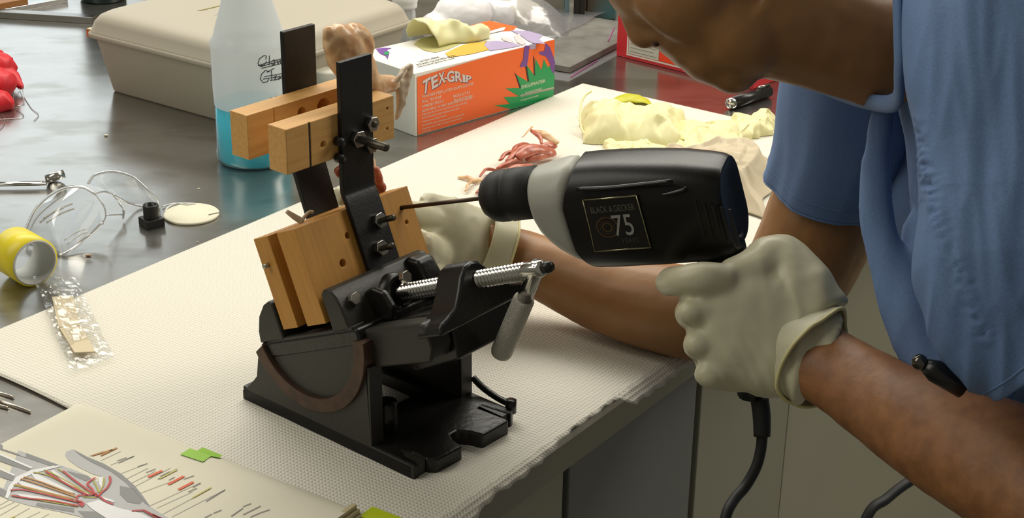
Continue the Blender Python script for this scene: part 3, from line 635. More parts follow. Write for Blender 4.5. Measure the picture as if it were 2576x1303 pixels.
# the split between nose and body sweeps: nose shell first
put('nose_shell', MB().loft([stat(*a) for a in nose]), dgry, drill, sub=1)
bd = put('motor_housing', MB().loft([stat(*a) for a in bodyS]), dblk, drill, bevel=.002)
xA = bodyS[0][0]; hwm = .0400
def dxy(px, py): return dpx(px, py, .040)
# recessed-looking belt ridge, vent scoop and the label plate on the visible side
P = [DR(dxy(x, y)[0], dxy(x, y)[1], .0380) for x, y in [(1450, 478), (1520, 476), (1600, 468), (1690, 458)]]
put('housing_ridge', MB().tube(curve(P, 4), .0022, 10, flat=.6), dblk, drill)
P = [DR(dxy(x, y)[0], dxy(x, y)[1], .039) for x, y in [(1662, 492), (1690, 488), (1718, 480), (1724, 472)]]
put('vent_scoop', MB().tube(curve(P, 4), lerpl([.0008, .002, .002, .001], 4), 10), dblk, drill)
for k in range(5):
    a = dxy(1745+k*22, 500+k*6); put('vent_slot', MB().box(DR(a[0], a[1]-.02, .0375), dR, dU, dS, (-.0012, .0012), (-.018, .018), (0, .0016)), mat('vent_slot_black', (.003,)*3, .6), drill)
lq = [dxy(1468, 502), dxy(1602, 490), dxy(1638, 620), dxy(1498, 630)]
lp = put('label_plate', MB().prism(lq, T0, dR, dU, dS, .0388, .0415), mat('label_black', (.010, .0095, .008), .25), drill, bevel=.0004)
mb = MB()
for a, b_ in zip(lq, lq[1:]+lq[:1]): mb.tube([DR(*a, .0417), DR(*b_, .0417)], .0007, 6)
put('label_border', mb, mat('brass_line', (.36, .34, .20), .22, .9), lp)
def lab(u, v): # bilinear on plate
    a = Vector(lq[3])*(1-u)+Vector(lq[2])*u; c = Vector(lq[0])*(1-u)+Vector(lq[1])*u; p = a*(1-v)+c*v; return DR(p.x, p.y, .0416)
lx = (lab(1, .5)-lab(0, .5)).normalized(); ly = (lab(.5, 1)-lab(.5, 0)); lh = ly.length; ly = ly.normalized(); lw_ = (lab(1, .5)-lab(0, .5)).length
def ltext(nm, s, u, v, size, m, w=None):
    mb = text(None, s, O0, X, Y, 1, None, None, .0001); mx = max(p.x for p in mb.v)-min(p.x for p in mb.v); x0 = min(p.x for p in mb.v)
    k = (w*lw_/mx) if w else size
    mb.v = [lab(u, v)+lx*((p.x-x0)*k)+ly*(p.y*size)+dS*(.0002+p.z) for p in mb.v]
    return put(nm, mb, m, lp)
ink = mat('label_grey_ink', (.13, .125, .10), .4); ink2 = mat('label_white_ink', (.34, .34, .31), .4); ink3 = mat('label_dim_ink', (.06, .06, .05), .4)
ltext('lettering', 'BLACK & DECKER', .10, .74, .0088, ink, .80); ltext('lettering', '75', .44, .27, .030, ink2, .36); ltext('lettering', 'YEARS', .52, .12, .0068, ink3, .32)
for r, c in ((.0105, (.085, .040, .016)), (.0072, (.03, .016, .008)), (.005, (.085, .045, .015))):
    mb = MB(); cc = lab(.33, .45); n = 26
    mb.loft([[cc+lx*(r*cos(2*pi*k/n))+ly*(r*sin(2*pi*k/n))+dS*(.0001+.0001*(1-r*60)*2) for k in range(n)], [cc+lx*((r-.0014)*cos(2*pi*k/n))+ly*((r-.0014)*sin(2*pi*k/n))+dS*(.0001+.0001*(1-r*60)*2) for k in range(n)]], caps=False)
    put('emblem_ring', mb, mat('emblem_%d' % int(r*1e4), c, .4), lp)
# pistol grip, trigger, cord
ha = dpx(1815, 640); hb = dpx(1908, 985)
hdir = Vector((hb[0]-ha[0], hb[1]-ha[1], 0)); 
def HG(t, f=0, s=0): return DR(ha[0]+hdir.x*t+f, ha[1]+hdir.y*t, s)
mb = MB(); rings = []
for t in [i/8 for i in range(-1, 9)]:
    c = HG(t); a = .024-.004*t; bb = .017
    rings.append([c+dR*(a*cos(2*pi*k/20))+dS*(bb*sin(2*pi*k/20)) for k in range(20)])
put('pistol_grip', mb.loft(rings), dblk, drill)
put('trigger', MB().tube(curve([HG(.10, -.022), HG(.2, -.030), HG(.3, -.024)], 4), .008, 10), drub, drill)
ce = HG(1.0)
cpt = [ce] + [Q(x, y, (ce-CAM).dot(FWD)) for x, y in [(1916, 1045), (1917, 1098)]]
cpl = cpt[-1]
put('strain_relief', MB().tube(curve(cpt, 5), lerpl([.0088, .0086, .0080], 5), 16), drub, drill)
zc = (cpl-CAM).dot(FWD)
cord = [cpl+ZV*.004] + [Q(x, y, zc+d) for x, y, d in [(1914, 1130, .0), (1902, 1175, .0), (1876, 1222, .0), (1846, 1258, -.01), (1826, 1300, -.02), (1815, 1380, -.02), (1850, 1600, .0), (1990, 1750, .0), (2120, 1500, .02), (2180, 1303, .04), (2230, 1255, .06), (2290, 1210, .08), (2400, 1150, .12), (2650, 1160, .15)]]
put('power_cord', MB().tube(curve(cord, 8), .0052, 12), drub, drill)

# ------------------------------------------------------------------ red binder box, metal slab, bag and far things
red = mat('red_board', (.62, .022, .03), .4); r0 = G(1549.5, 140); rx = (G(1800, 203)-r0); rx.z = 0; rx.normalize(); ry = Vector((-rx.y, rx.x, 0))
rb = thing('red_box', 'red cardboard box with a white bordered label behind the man\'s face', 'box', r0+rx*.17+ry*.05)
put('carton', MB().box(r0, rx, ry, ZV, (0, .275), (0, .10), (0, .26)), red, rb, bevel=.002)
def rpt(x, y): p = PLN(x, y, r0, ry)-r0; return (p.dot(rx), p.z)
a = rpt(1577, 132)
put('label_border', MB().box(r0-ry*.0006, rx, ry, ZV, (a[0], .255), (-.0003, .0004), (a[1]-.004, .235)), mat('cream_paper', (.80, .75, .65), .5), rb)
put('label_inner_line', MB().box(r0-ry*.0009, rx, ry, ZV, (a[0]+.003, .252), (-.0003, .0004), (a[1]-.001, .232)), red, rb)
put('label_sheet', MB().box(r0-ry*.0012, rx, ry, ZV, (a[0]+.004, rpt(1659, 130)[0]), (-.0003, .0004), (a[1]-.0002, .231)), mat('grey_paper', (.58, .57, .48), .5), rb)
put('orange_panel', MB().box(r0-ry*.0012, rx, ry, ZV, (rpt(1661, 130)[0], .251), (-.0003, .0004), (a[1]-.0002, .231)), mat('orange_red_print', (.90, .06, .008), .4), rb)
mb = MB()
for k in range(9): mb.box(r0-ry*.0016, rx, ry, ZV, (a[0]+.008, rpt(1655, 130)[0]-.002-(.006 if k % 3 == 1 else 0)), (-.0002, .0002), (a[1]+.004+k*.0065, a[1]+.0046+k*.0065))
put('label_lines', mb, mat('label_line_ink', (.12, .12, .09), .6), rb)
text('lettering', 'BIO', r0-ry*.0016+rx*rpt(1704, 155)[0]+ZV*(rpt(1704, 155)[1]-.001), rx, ZV, .008, mat('dark_red_ink', (.25, .01, .005), .5), rb)
# grey slab in a clear zip bag
sl0 = G(1434, 186); slx = (G(1545, 128)-sl0).normalized(); sly = Vector((-slx.y, slx.x, 0))
sh = .012
slabm = mat('grey_slate', (.22, .215, .19), .5, noise_s=30, noise_a=.3)
put('metal_slab', MB().box(sl0, slx, sly, ZV, (0, .30), (0, .16), (.001, sh)), slabm, label='flat grey metal slab lying in a clear zip bag beside the glove box', cat='slab', bevel=.0015)
cb_ = clear('clear_bag', (.96, .96, .97), .90, .25, .25, (.62, .62, .64), 60, .4)
zb = thing('zip_bag', 'clear plastic zip bag with a pink seal under and over the grey slab', 'bag', sl0+slx*.1)
put('bag_sheet', MB().grid(lambda u, v: sl0+slx*(-.04+.40*u)+sly*(-.018+.05*v)+ZV*(.0006+.0006*nz((u, v, 0), 9)), 20, 4), cb_, zb)
put('bag_sheet', MB().grid(lambda u, v: sl0+slx*(-.02+.36*u)+sly*(.10+.17*v)+ZV*(sh+.004+.006*v+.006*nz((u, v, 0), 4)), 24, 12), cb_, zb)
pz = mat('pink_seal', (.38, .10, .30), .4)
put('pink_seal', MB().tube(curve([sl0+slx*-.02+sly*-.012+ZV*.002, sl0+slx*.04+sly*-.008+ZV*.002, sl0+slx*.09+sly*-.005+ZV*.002], 5), .0009, 6), pz, zb)
put('pink_seal', MB().tube([G(1530, 104, .022), G(1546, 70, .03)], .0012, 6), pz, zb)
# bag of white powder / cotton behind the glove box
wb = thing('cotton_bag', 'clear plastic bag of white cotton behind the glove box', 'bag', G(1150, 110))
wq = mat('cotton_white', (.80, .79, .80), .8, sss=.1)
mb = MB().ball(G(1125, 108)+BU*.05+ZV*.036, (.055, .05, .044)).ball(G(1085, 108)+BU*.03+ZV*.022, (.04, .04, .026)).ball(G(1180, 98)+BU*.05+ZV*.026, (.05, .045, .036))
blob('cotton', mb, wq, .006, 3, wb, disp=lambda p, n: n*(.004*nz(p, 30)+.002*ridge(p, 70)))
mb = MB().ball(G(1250, 84)+BU*.05+ZV*.022, (.055, .045, .034))
blob('cotton_lump', mb, mat('cotton_cream', (.70, .66, .60), .8), .006, 2, wb, disp=lambda p, n: n*.003*nz(p, 30))
wc = G(1185, 94)+BU*.045
def bagf(u, v):
    x = (u-.5)*.25; y = (v-.5)*.20; e = max(0, 1-abs(2*u-1)**3)*max(0, 1-abs(2*v-1)**3)
    p = wc+Vector((x+.03, y*.8, 0)); return p+ZV*(.003+e*(.080-.035*u)+.010*e*ridge(p, 18))
put('bag_film', MB().grid(bagf, 40, 30), clear('bag_film', (.97, .97, .97), .93, .22, .16, (.8, .8, .82), 40, .5), wb)
# jar, round white pad box behind the jig, dark bits along the far edge
jc = G(1020, 102)
jar = thing('small_jar', 'small translucent jar with a white lid at the end of the carrying case', 'jar', jc)
jh = hgt(jc, 18)
put('jar_body', MB().lathe([(.001, .001), (.017, .001), (.018, .004), (.018, jh-.008), (.0165, jh-.002), (.0165, jh)], jc), clear('jar_plastic', (.95, .96, .95), .85, .2, .5, (.7, .72, .7)), jar)
put('jar_lid', MB().lathe([(.0205, jh), (.021, jh+.004), (.021, jh+.009), (.022, jh+.011), (.022, jh+.02), (.02, jh+.022), (.0005, jh+.022)], jc), mat('white_cap_plastic', (.8, .8, .78), .4), jar)
pc = G(832, 262)
roll = thing('gauze_roll', 'round white gauze roll standing between the straps of the jig', 'roll', pc)
ph_ = hgt(pc+Vector((0, .04, 0)), 152)+.006
put('gauze', MB().lathe([(.0005, .001), (.043, .001), (.045, .004), (.045, ph_-.003), (.043, ph_), (.014, ph_+.0005), (.013, ph_-.004), (.0005, ph_-.004)], pc, n=40), mat('gauze_cream', (.80, .77, .66), .7, bump_s=200, bump=.2), roll)
put('wrap_edge', MB().tube([pc+Vector((.0452*cos(a), .0452*sin(a), ph_*.52)) for a in [-pi+2*pi*i/40 for i in range(41)]], .0006, 5), mat('gauze_line', (.6, .57, .48), .7), roll)
# far edge: teal cabinet/stool, black upright, grey board, orange bowl, far left bars and a dark green base
tl = thing('teal_box', 'teal painted metal box with rust marks at the far side of the bench', 'box', G(1510, 50)+Vector((0, .1, 0)))
tealm = mat('chipped_teal_paint', (.05, .17, .18), .45, noise_s=9, noise_a=.5, dark=(.09, .05, .02))
tY = 3.35
def atY(x, y, Yd): d = ray(x, y); return CAM+d*(Yd/d.y)
def slabY(x0, x1, Yd, th_, z0, z1):
    a = atY(x0, 20, Yd); b_ = atY(x1, 20, Yd); return MB().box(Vector((0, Yd, 0)), X, Y, ZV, (a.x, b_.x), (0, th_), (z0, z1))
tY = G(1510, 52).y; put('front_panel', slabY(1474, 1552, tY, .2, .001, .25), tealm, tl, bevel=.004)
put('teal_post', slabY(1421, 1432, tY-.01, .02, .001, .25), mat('teal_light', (.14, .25, .28), .45), tl)
put('black_upright', MB().box(Vector((0, tY-.02, 0)), X, Y, ZV, (atY(1443, 20, tY).x, atY(1458, 20, tY).x), (0, .02), (.0, .25)).box(Vector((0, tY-.02, 0)), X, Y, ZV, (atY(1457, 20, tY).x, atY(1470, 20, tY).x), (0, .02), (.016, .25)), mat('black_rubber', (.006,)*3, .5), tl)
put('grey_post', slabY(1459, 1476, tY+.005, .02, .0, .25), mat('grey_post_paint', (.32, .33, .28), .5), tl)
gb_ = thing('grey_board', 'grey upright board standing at the far edge behind the cotton bag', 'board', G(1390, 30)+Vector((0, .2, 0)))
put('panel', slabY(1340, 1421, G(1390, 46).y, .02, .0, .22), mat('grey_board_paint', (.26, .25, .20), .6), gb_, bevel=.002)
oc = G(1335, 4)
put('amber_bowl', MB().lathe([(.001, 0), (.045, .0), (.062, .012), (.066, .02), (.062, .02), (.04, .004), (.001, .003)], oc+Vector((0, .09, 0)), n=36), mat('amber_glaze', (.45, .20, .03), .3), label='amber brown dish at the far edge above the cotton bag', cat='dish', loc=oc+Vector((0, .09, 0)))
put('green_canister', MB().lathe([(.001, 0), (.040, 0), (.042, .004), (.042, .16), (.038, .165), (.001, .165)], G(250, 8)+Vector((0, .03, 0)), n=36), mat('dark_green_enamel', (.012, .028, .026), .3), label='dark green canister at the far edge behind the beige case', cat='canister', loc=G(250, 8)+Vector((0, .03, 0)))
barm = mat('steel_bar', (.50, .51, .50), .25, 1); bard = mat('dark_bar_edge', (.14, .13, .10), .4, .8)
def bar_px(name, a, b_, w, h, z, m, lab_, cat_):
    p0 = G(*a, z); p1 = G(*b_, z); d = (p1-p0).normalized(); s = Vector((-d.y, d.x, 0))
    put(name, MB().box(p0, d, s, ZV, (0, (p1-p0).length), (0, w), (-z, 0)), m, label=lab_, cat=cat_, bevel=.001, loc=(p0+p1)/2-ZV*z)
bar_px('flat_steel_bar', (-20, 29), (232, 44), .022, .012, .012, mat('bar_mid', (.30, .29, .27), .28, 1), 'dark flat steel bar running behind the beige case corner', 'bar')
bar_px('steel_rod', (-40, 32), (170, -6), .016, .010, .010, barm, 'bright steel bar slanting away at the far left corner', 'bar')
bar_px('wooden_block', (-60, 20), (70, -4), .12, .02, .02, mat('brown_block', (.30, .12, .025), .5), 'brown wooden block past the steel bars in the far left corner', 'block')

# ------------------------------------------------------------------ left of the bench
# red cloth and suture wire
rc0 = G(5, 235)
mb = MB().ball(G(-25, 245)+ZV*.022, (.042, .03, .026)).ball(G(-10, 215)+ZV*.03, (.034, .024, .022)).tube(curve([G(5, 225)+ZV*.02, G(35, 225)+ZV*.018, G(60, 235)+ZV*.009], 4), lerpl([.02, .013, .003], 4), 10, flat=.6).tube(curve([G(-5, 205)+ZV*.035, G(20, 200)+ZV*.03, G(33, 200)+ZV*.028], 4), lerpl([.015, .009, .006], 4), 10, flat=.6).tube(curve([G(-5, 205)+ZV*.035, G(5, 190)+ZV*.035], 4), lerpl([.014, .005], 4), 10).ball(G(-20, 275)+ZV*.012, (.035, .022, .016))
blob('red_cloth', mb, mat('red_rubber', (.62, .012, .022), .5), .0025, 2, disp=lambda p, n: n*(.003*ridge(p, 40)), label='crumpled red rubber glove at the left edge', cat='glove', loc=G(0, 270))
wire = mat('suture_wire', (.55, .56, .55), .3, .9)
mb = MB()
for pts in ([(-30, 236), (10, 240), (30, 250), (36, 262)], [(36, 262), (36, 232), (50, 228), (58, 242), (60, 262), (45, 268)], [(-10, 302), (40, 300), (60, 292), (40, 276), (46, 270)], [(62, 248), (80, 275), (97, 290), (85, 305)], [(-10, 335), (8, 318), (12, 300), (2, 288)]):
    mb.tube(curve([G(*p)+ZV*(.0012+.012*(i % 2)*(p[1] < 265)) for i, p in enumerate(pts)], 8), .0005, 6)
put('suture_wire', mb, wire, label='thin loops of pale suture wire spilling from the red glove', cat='wire')
# ring spanner
a = G(-60, 463, .006); b_ = G(128, 461, .006); d = (b_-a).normalized()
sp_ = thing('ring_spanner', 'chrome ring spanner lying on the steel at the left edge', 'spanner', (a+b_)/2-ZV*.006)
sy = Vector((-d.y, d.x, 0))
put('shaft', MB().tube([a, b_-d*.006], [.0055, .005], 14, side=sy, flat=.6), chrome, sp_)
rgc = G(142, 462)+ZV*.006
tl_ = (ZV*.93+sy*.25-d*.3).normalized()
mb = MB(); nx = d; ny = tl_.cross(d).normalized(); nx = ny.cross(tl_)
prof_r = [(.0085, -.0055), (.0125, -.0055), (.0132, 0), (.0125, .0055), (.0085, .0055)]
rings = [[rgc+tl_*(h+.004)+nx*(r*cos(2*pi*k/36))+ny*(r*sin(2*pi*k/36)) for k in range(36)] for r, h in prof_r+[prof_r[0]]]
put('ring_head', mb.loft(rings, caps=False), chrome, sp_)
# clear safety goggles
gm = clear('goggle_lens', (.98, .985, .99), .92, .06, 0); gr = clear('goggle_rim', (.95, .97, .98), .50, .08, .22, (.85, .88, .90))
gog = thing('safety_goggles', 'clear plastic safety goggles lying folded on the steel', 'goggles', G(230, 570))
def gz(pts): return [G(x, y, z) for x, y, z in pts]
def patch(name, top, bot, bulge, m, nrm):
    T = curve(gz(top), 6); Bt = curve(gz(bot), 6); n = min(len(T), len(Bt))-1
    def f(u, v):
        i = min(int(u*n), n-1); a = T[i].lerp(T[i+1], u*n-i); b_ = Bt[i].lerp(Bt[i+1], u*n-i)
        return a.lerp(b_, v)+nrm*(bulge*sin(pi*v)*sin(pi*min(max(u, .02), .98)))
    put(name, MB().grid(f, n*2, 12), m, gog)
    return T, Bt
nr = (Vector((-.2, -.6, .75))).normalized()
T1, B1 = patch('lens', [(62, 585, .012), (95, 520, .04), (150, 478, .06), (205, 470, .066), (240, 488, .06)], [(95, 612, .002), (140, 632, .002), (160, 640, .002), (215, 600, .010), (258, 560, .022)], .016, gm, nr)
T2, B2 = patch('lens', [(222, 462, .05), (240, 440, .058), (285, 432, .060), (335, 446, .052), (372, 478, .036)], [(285, 490, .03), (310, 505, .016), (345, 517, .004), (375, 520, .002), (400, 518, .002)], .012, gm, nr)
mb = MB()
for P, r in ((T1, .0021), (B1, .0021), (T2, .0018), (B2, .0018)): mb.tube(P, r, 7)
for pts in ([(240, 488, .06), (262, 520, .045), (266, 545, .03), (258, 560, .022)], [(62, 585, .012), (70, 600, .004), (95, 612, .002)], [(70, 590, .01), (100, 540, .03), (160, 490, .055)], [(240, 488, .055), (262, 482, .05), (285, 492, .03), (308, 520, .018), (310, 550, .004)], [(372, 478, .036), (395, 500, .02), (400, 518, .002)], [(268, 542, .02), (308, 540, .008)], [(310, 550, .003), (312, 530, .014), (300, 512, .02)], [(408, 520, .002), (440, 512, .003), (490, 512, .003)]):
    mb.tube(curve(gz(pts), 6), .0011, 7)
put('rim', mb, gr, gog)
mb = MB()
for a, b_ in (((108, 550, .03), (182, 512, .048)), ((116, 560, .028), (186, 524, .045)), ((100, 560, .022), (160, 522, .045)), ((162, 604, .012), (216, 576, .022)), ((170, 614, .010), (222, 582, .02)), ((185, 620, .006), (228, 590, .018))):
    mb.tube(curve(gz([a, ((a[0]+b_[0])/2, (a[1]+b_[1])/2-4, (a[2]+b_[2])/2), b_]), 4), .0014, 6, flat=.6)
put('vent_ribs', mb, mat('white_rib_plastic', (.85, .86, .86), .2), gog, label='bright white vent ribs')  # opaque white tubes along the near lens
# cream disk with string, black plug, specks
dk = thing('cream_disk', 'flat round cream disk with a string loop on the steel', 'disk', G(482, 540))
dr_ = (G(552, 540)-G(413, 540)).length/2
put('disk', MB().lathe([(.0005, 0), (dr_-.001, 0), (dr_, .001), (dr_, .0025), (dr_-.001, .0035), (.0005, .0035)], G(482, 542), n=56), mat('cream_felt', (.78, .75, .58), .7, bump_s=120, bump=.15), dk)
put('string', MB().tube(curve([G(x, y, z) for x, y, z in [(415, 532, .003), (425, 520, .004), (445, 512, .004), (470, 515, .004), (492, 512, .004)]], 6), .0011, 7), mat('string_white', (.7, .7, .66), .7), dk)
put('clip', MB().tube([G(525, 540, .0042), G(550, 534, .0042), G(556, 534, .003)], .0007, 6), steelp, dk)
bp = G(374, 582); bpx = Vector((cos(.7), sin(.7), 0)); bpy_ = Vector((-sin(.7), cos(.7), 0))
plg = thing('black_plug', 'small black square-based plastic plug on the steel beside the goggles', 'plug', bp+Vector((0, .018, 0)))
pm = mat('black_plug_plastic', (.008, .008, .008), .4); bq = bp+Vector((0, .019, 0))
put('square_base', MB().box(bq, bpx, bpy_, ZV, (-.012, .012), (-.012, .012), (0, .011)), pm, plg, bevel=.001)
put('neck', MB().lathe([(.0095, .010), (.0095, .027), (.0088, .028), (.0075, .028), (.0075, .012)], bq, n=28, caps=False), pm, plg)
spk = mat('pale_crumb', (.7, .66, .5), .8)
for i, (x, y, r) in enumerate([(267, 342, .0035), (500, 476, .002), (497, 610, .0016), (1294, 287, .002)]):
    put('crumb', MB().ball(G(x, y)+ZV*r*.4, (r, r*.6, r*.4), 6), spk, label=['pale oval crumb on the steel before the case', 'pale crumb left of the spray bottle base', 'pale crumb beside the pad edge, near the cream disk', 'pale crumb on the steel before the glove box'][i], cat='crumb')
put('crumb', MB().ball(G(222, 645)+ZV*.001, (.004, .0012, .001), 6), mat('rust_fleck', (.35, .15, .04), .8), label='rust brown fleck on the steel near the goggles', cat='crumb')
# yellow tape roll
ta = G(92, 668, .030); tb_ = G(34, 634, .030); td = (ta-tb_); td.z = 0; tlen = .048; td.normalize(); tr_ = .0285
tc_ = G(92, 697); te = G(88, 661, tr_)
tape = thing('tape_roll', 'roll of yellow tape lying on its side at the left edge', 'tape', te-td*tlen/2-ZV*tr_)
put('tape', MB().lathe([(tr_-.0025, 0), (tr_, .0008), (tr_, tlen-.0008), (tr_-.0025, tlen)], te, -td, 48, caps=False), mat('yellow_tape', (.80, .66, .02), .35), tape)
put('core', MB().lathe([(tr_-.003, -.0005), (tr_-.0015, .0004), (tr_-.0015, tlen), (tr_-.0045, tlen), (tr_-.0045, .0), (tr_-.003, -.0005)], te, -td, 48, caps=False), mat('grey_card_core', (.52, .53, .50), .6), tape)
put('core_print', MB().tube([te-td*.012+Vector((0, 0, 0))+(ZV*sin(a)+td.cross(ZV)*cos(a))*(tr_-.0047) for a in [pi*.45+i*.05 for i in range(12)]], .0007, 5), mat('core_ink', (.25, .25, .25), .7), tape)
# sealed strip of dressings
pk = thing('dressing_pack', 'clear crinkled packet with two beige dressing strips on the pad edge', 'packet', G(185, 830))
cn = [G(84, 702, .004), G(190, 706, .004), G(288, 908, .004), G(180, 945, .004)]
def pkf(u, v):
    a = cn[0].lerp(cn[1], v); b_ = cn[3].lerp(cn[2], v); p = a.lerp(b_, u); e = min(1, 4*u, 4*(1-u), 4*v+.2, 4*(1-v)+.2)
    edge_u = .004*nz((v*3, u*3, 1), 2)
    return p+ZV*(.0035+.0035*e*abs(ridge(p, 42))+.0022*abs(nz(p, 100, 3))+(.006*e if .16 < v < .84 and .2 < u < .8 else 0))+BV*edge_u
foil = clear('crinkle_film', (.97, .97, .96), .95, .13, .02, (.8, .8, .78), edge=.30)
put('film', MB().grid(pkf, 60, 26, smooth=False), foil, pk)
put('film_back', MB().grid(lambda u, v: cn[0].lerp(cn[1], v).lerp(cn[3].lerp(cn[2], v), u)+ZV*-.001, 8, 4), foil, pk)
dm = mat('beige_dressing', (.66, .56, .38), .8, bump_s=150, bump=.1)
for qd in ([(131, 748), (184, 746), (202, 822), (148, 824)], [(150, 826), (206, 820), (240, 886), (188, 888)]):
    put('dressing', MB().prism([(p.dot(X), p.dot(Y)) for p in [G(x, y, .011) for x, y in qd]], O0, X, Y, ZV, .0105, .0118), dm, pk)
put('dressing_back', MB().prism([(p.dot(X), p.dot(Y)) for p in [G(x, y, .006) for x, y in [(146, 815), (160, 812), (166, 838), (152, 834)]]], O0, X, Y, ZV, .0050, .0060), mat('olive_dressing', (.40, .33, .10), .8), pk)
# steel pins at the near corner
for i, (a, b_) in enumerate((((-60, 968), (34, 1000)), ((-60, 986), (76, 1036)), ((-60, 1006), (20, 1026)))):
    put('steel_pin', MB().cyl(G(*a, .0016), G(*b_, .0016), .0014, .0014, 10), mat('pin_steel', (.62, .55, .47), .25, 1), label=['steel pin farthest from the book on the bare steel', 'long steel pin in the middle of the three by the book', 'short steel pin nearest the open book'][i], cat='pin')

# ------------------------------------------------------------------ open anatomy book
bk = thing('anatomy_book', 'open anatomy book with a drawing of a dissected hand, near left corner', 'book', G(300, 1200))
zp = .013
pgm = mat('cream_page', (.76, .72, .58), .6, spec=.25)
cA = G(200, 1008, .006); cB = G(895, 1268, .010); cD = G(-10, 1092, .008)
ex = (cB-cA); ex.z = 0; exl = ex.length; ex.normalize(); eyb = Vector((-ex.y, ex.x, 0))*-1
if eyb.dot(cD-cA) < 0: eyb = -eyb
wB = .19
def pagef(u, v, dz=0):
    x = u*(exl+.004); y = v*wB; e = min(x/.022, y/.022, 1); z = .004+(zp-.004)*(1-(1-max(e, 0))**2)
    rr = .012; cxy = Vector((x, y))
    if x < rr and y < rr:
        k = Vector((x-rr, y-rr)); 
        if k.length > rr: k = k*(rr/k.length); x, y = rr+k.x, rr+k.y
    return cA+ex*x+eyb*y+ZV*(z-cA.z+dz)
put('page', MB().grid(pagef, 48, 36), pgm, bk)
pb0 = cB+ex*.002
put('page_block', MB().prism([(0, 0), (.0, wB), (exl, wB), (exl, 0)], Vector((cA.x, cA.y, 0)), ex, eyb, ZV, .0012, .0036), mat('page_edges', (.55, .47, .27), .7), bk)
mb = MB()
for k in range(3): mb.box(Vector((cA.x, cA.y, 0)), ex, eyb, ZV, (exl-.001, exl+.010-.003*k), (.003+.0*k, wB), (.0012+.004*k, .0048+.004*k))
put('page_edges', mb, mat('page_edges', (.55, .47, .27), .7), bk, bevel=.0006)
def onpage(x, y, dz):
    p = G(x, y, zp); d = p-cA; xx = d.dot(ex); yy = d.dot(eyb)
    e = min(xx/.022, yy/.022, 1); z = .004+(zp-.004)*(1-(1-max(e, 0))**2)
    return G(x, y, z+dz)
def inkpoly(name, polys, m, dz):
    mb = MB()
    for pts in polys: mb.poly([onpage(x, y, dz) for x, y in pts])
    return put(name, mb, m, bk)
def inkline(name, lines, m, w, dz):
    mb = MB()
    for ln in lines:
        P = curve([onpage(x, y, dz) for x, y in ln], 4) if len(ln) > 2 else [onpage(*ln[0], dz), onpage(*ln[1], dz)]
        ws = w if not isinstance(w, tuple) else w[0]
        L, R = [], []
        for i, p in enumerate(P):
            d = (P[min(i+1, len(P)-1)]-P[max(i-1, 0)]).normalized(); s = ZV.cross(d).normalized()*ws/2; L.append(p+s); R.append(p-s)
        mb.loft([L, R], closed=False, smooth=False)
    return put(name, mb, m, bk)
ig = lambda v: mat('ink_grey_%d' % v, ((v/255)**2.2*1.18,)*3, .6)
def z7(x, y): return (x/5.367, 1080+y/5.367)     # from the enlarged view of the corner
g1 = [(-40, 170), (0, 195), (300, 300), (600, 410), (800, 480), (1000, 545), (1180, 620), (1230, 660), (1250, 690), (1330, 700), (1380, 640), (1240, 600), (1060, 510), (930, 420), (880, 350), (895, 300), (985, 268), (1180, 370), (1400, 460), (1640, 600), (1820, 760), (1930, 900), (2030, 1040), (2150, 1120), (2330, 1230), (1500, 1300), (1050, 1170), (800, 1110), (400, 1030), (120, 950), (60, 920), (-40, 890)]
inkpoly('hand_print', [[z7(*p) for p in g1]], ig(168), .0003)
inkpoly('hand_shade', [[z7(*p) for p in q_] for q_ in ([(-40, 190), (0, 200), (400, 335), (780, 475), (700, 500), (400, 400), (0, 270)], [(0, 345), (430, 520), (380, 560), (200, 500), (0, 430)], [(0, 560), (200, 630), (180, 700), (0, 640)], [(1000, 275), (1180, 372), (1400, 462), (1640, 602), (1820, 762), (1930, 902), (2020, 1030), (1960, 1000), (1850, 880), (1700, 720), (1500, 570), (1250, 450), (1080, 350)], [(1620, 760), (1800, 800), (1930, 960), (1880, 1010), (1720, 980), (1620, 880)], [(900, 560), (1180, 625), (1230, 660), (1160, 700), (1020, 640)], [(0, 790), (90, 830), (60, 910), (0, 890)], [(500, 990), (1000, 1060), (1000, 1120), (760, 1080), (480, 1030)], [(1050, 1100), (1500, 1120), (1600, 1200), (1200, 1240)])], ig(125), .0005)
inkpoly('hand_light', [[z7(*p) for p in q_] for q_ in ([(70, 920), (110, 780), (220, 640), (420, 550), (720, 490), (860, 490), (700, 530), (460, 590), (290, 670), (170, 790), (110, 930)], [(0, 320), (440, 510), (420, 530), (0, 350)], [(0, 520), (200, 610), (190, 630), (0, 545)], [(1160, 1000), (1340, 950), (1600, 1060), (1900, 1130), (2100, 1230), (1500, 1240), (1250, 1080)], [(680, 560), (720, 550), (980, 740), (1200, 870), (1180, 890), (900, 740)], [(420, 600), (500, 600), (900, 800), (1060, 880), (760, 790), (480, 680)], [(230, 700), (300, 700), (800, 870), (1030, 950), (700, 890), (330, 790)], [(180, 860), (500, 900), (1000, 1000), (700, 980), (300, 910)], [(1330, 640), (1400, 640), (1370, 800), (1340, 740)], [(1350, 900), (1520, 950), (1560, 990), (1420, 950)])], ig(212), .0007)
olive = mat('ink_olive', (.42, .38, .05), .6); rink = mat('ink_red', (.50, .05, .05), .6); ochre = mat('ink_ochre', (.50, .24, .06), .6)
inkline('nerve_print', [[z7(*p) for p in l] for l in ([(450, 575), (650, 620), (900, 740), (1240, 870)], [(600, 545), (800, 640), (1080, 800)], [(780, 530), (950, 640), (1150, 800), (1230, 830)], [(180, 750), (400, 800), (800, 900), (1040, 980)], [(150, 890), (500, 950), (1050, 1040)], [(1400, 650), (1400, 740), (1340, 850)], [(1260, 690), (1310, 780), (1330, 850)], [(1120, 910), (1300, 920)])], olive, .0013, .0009)
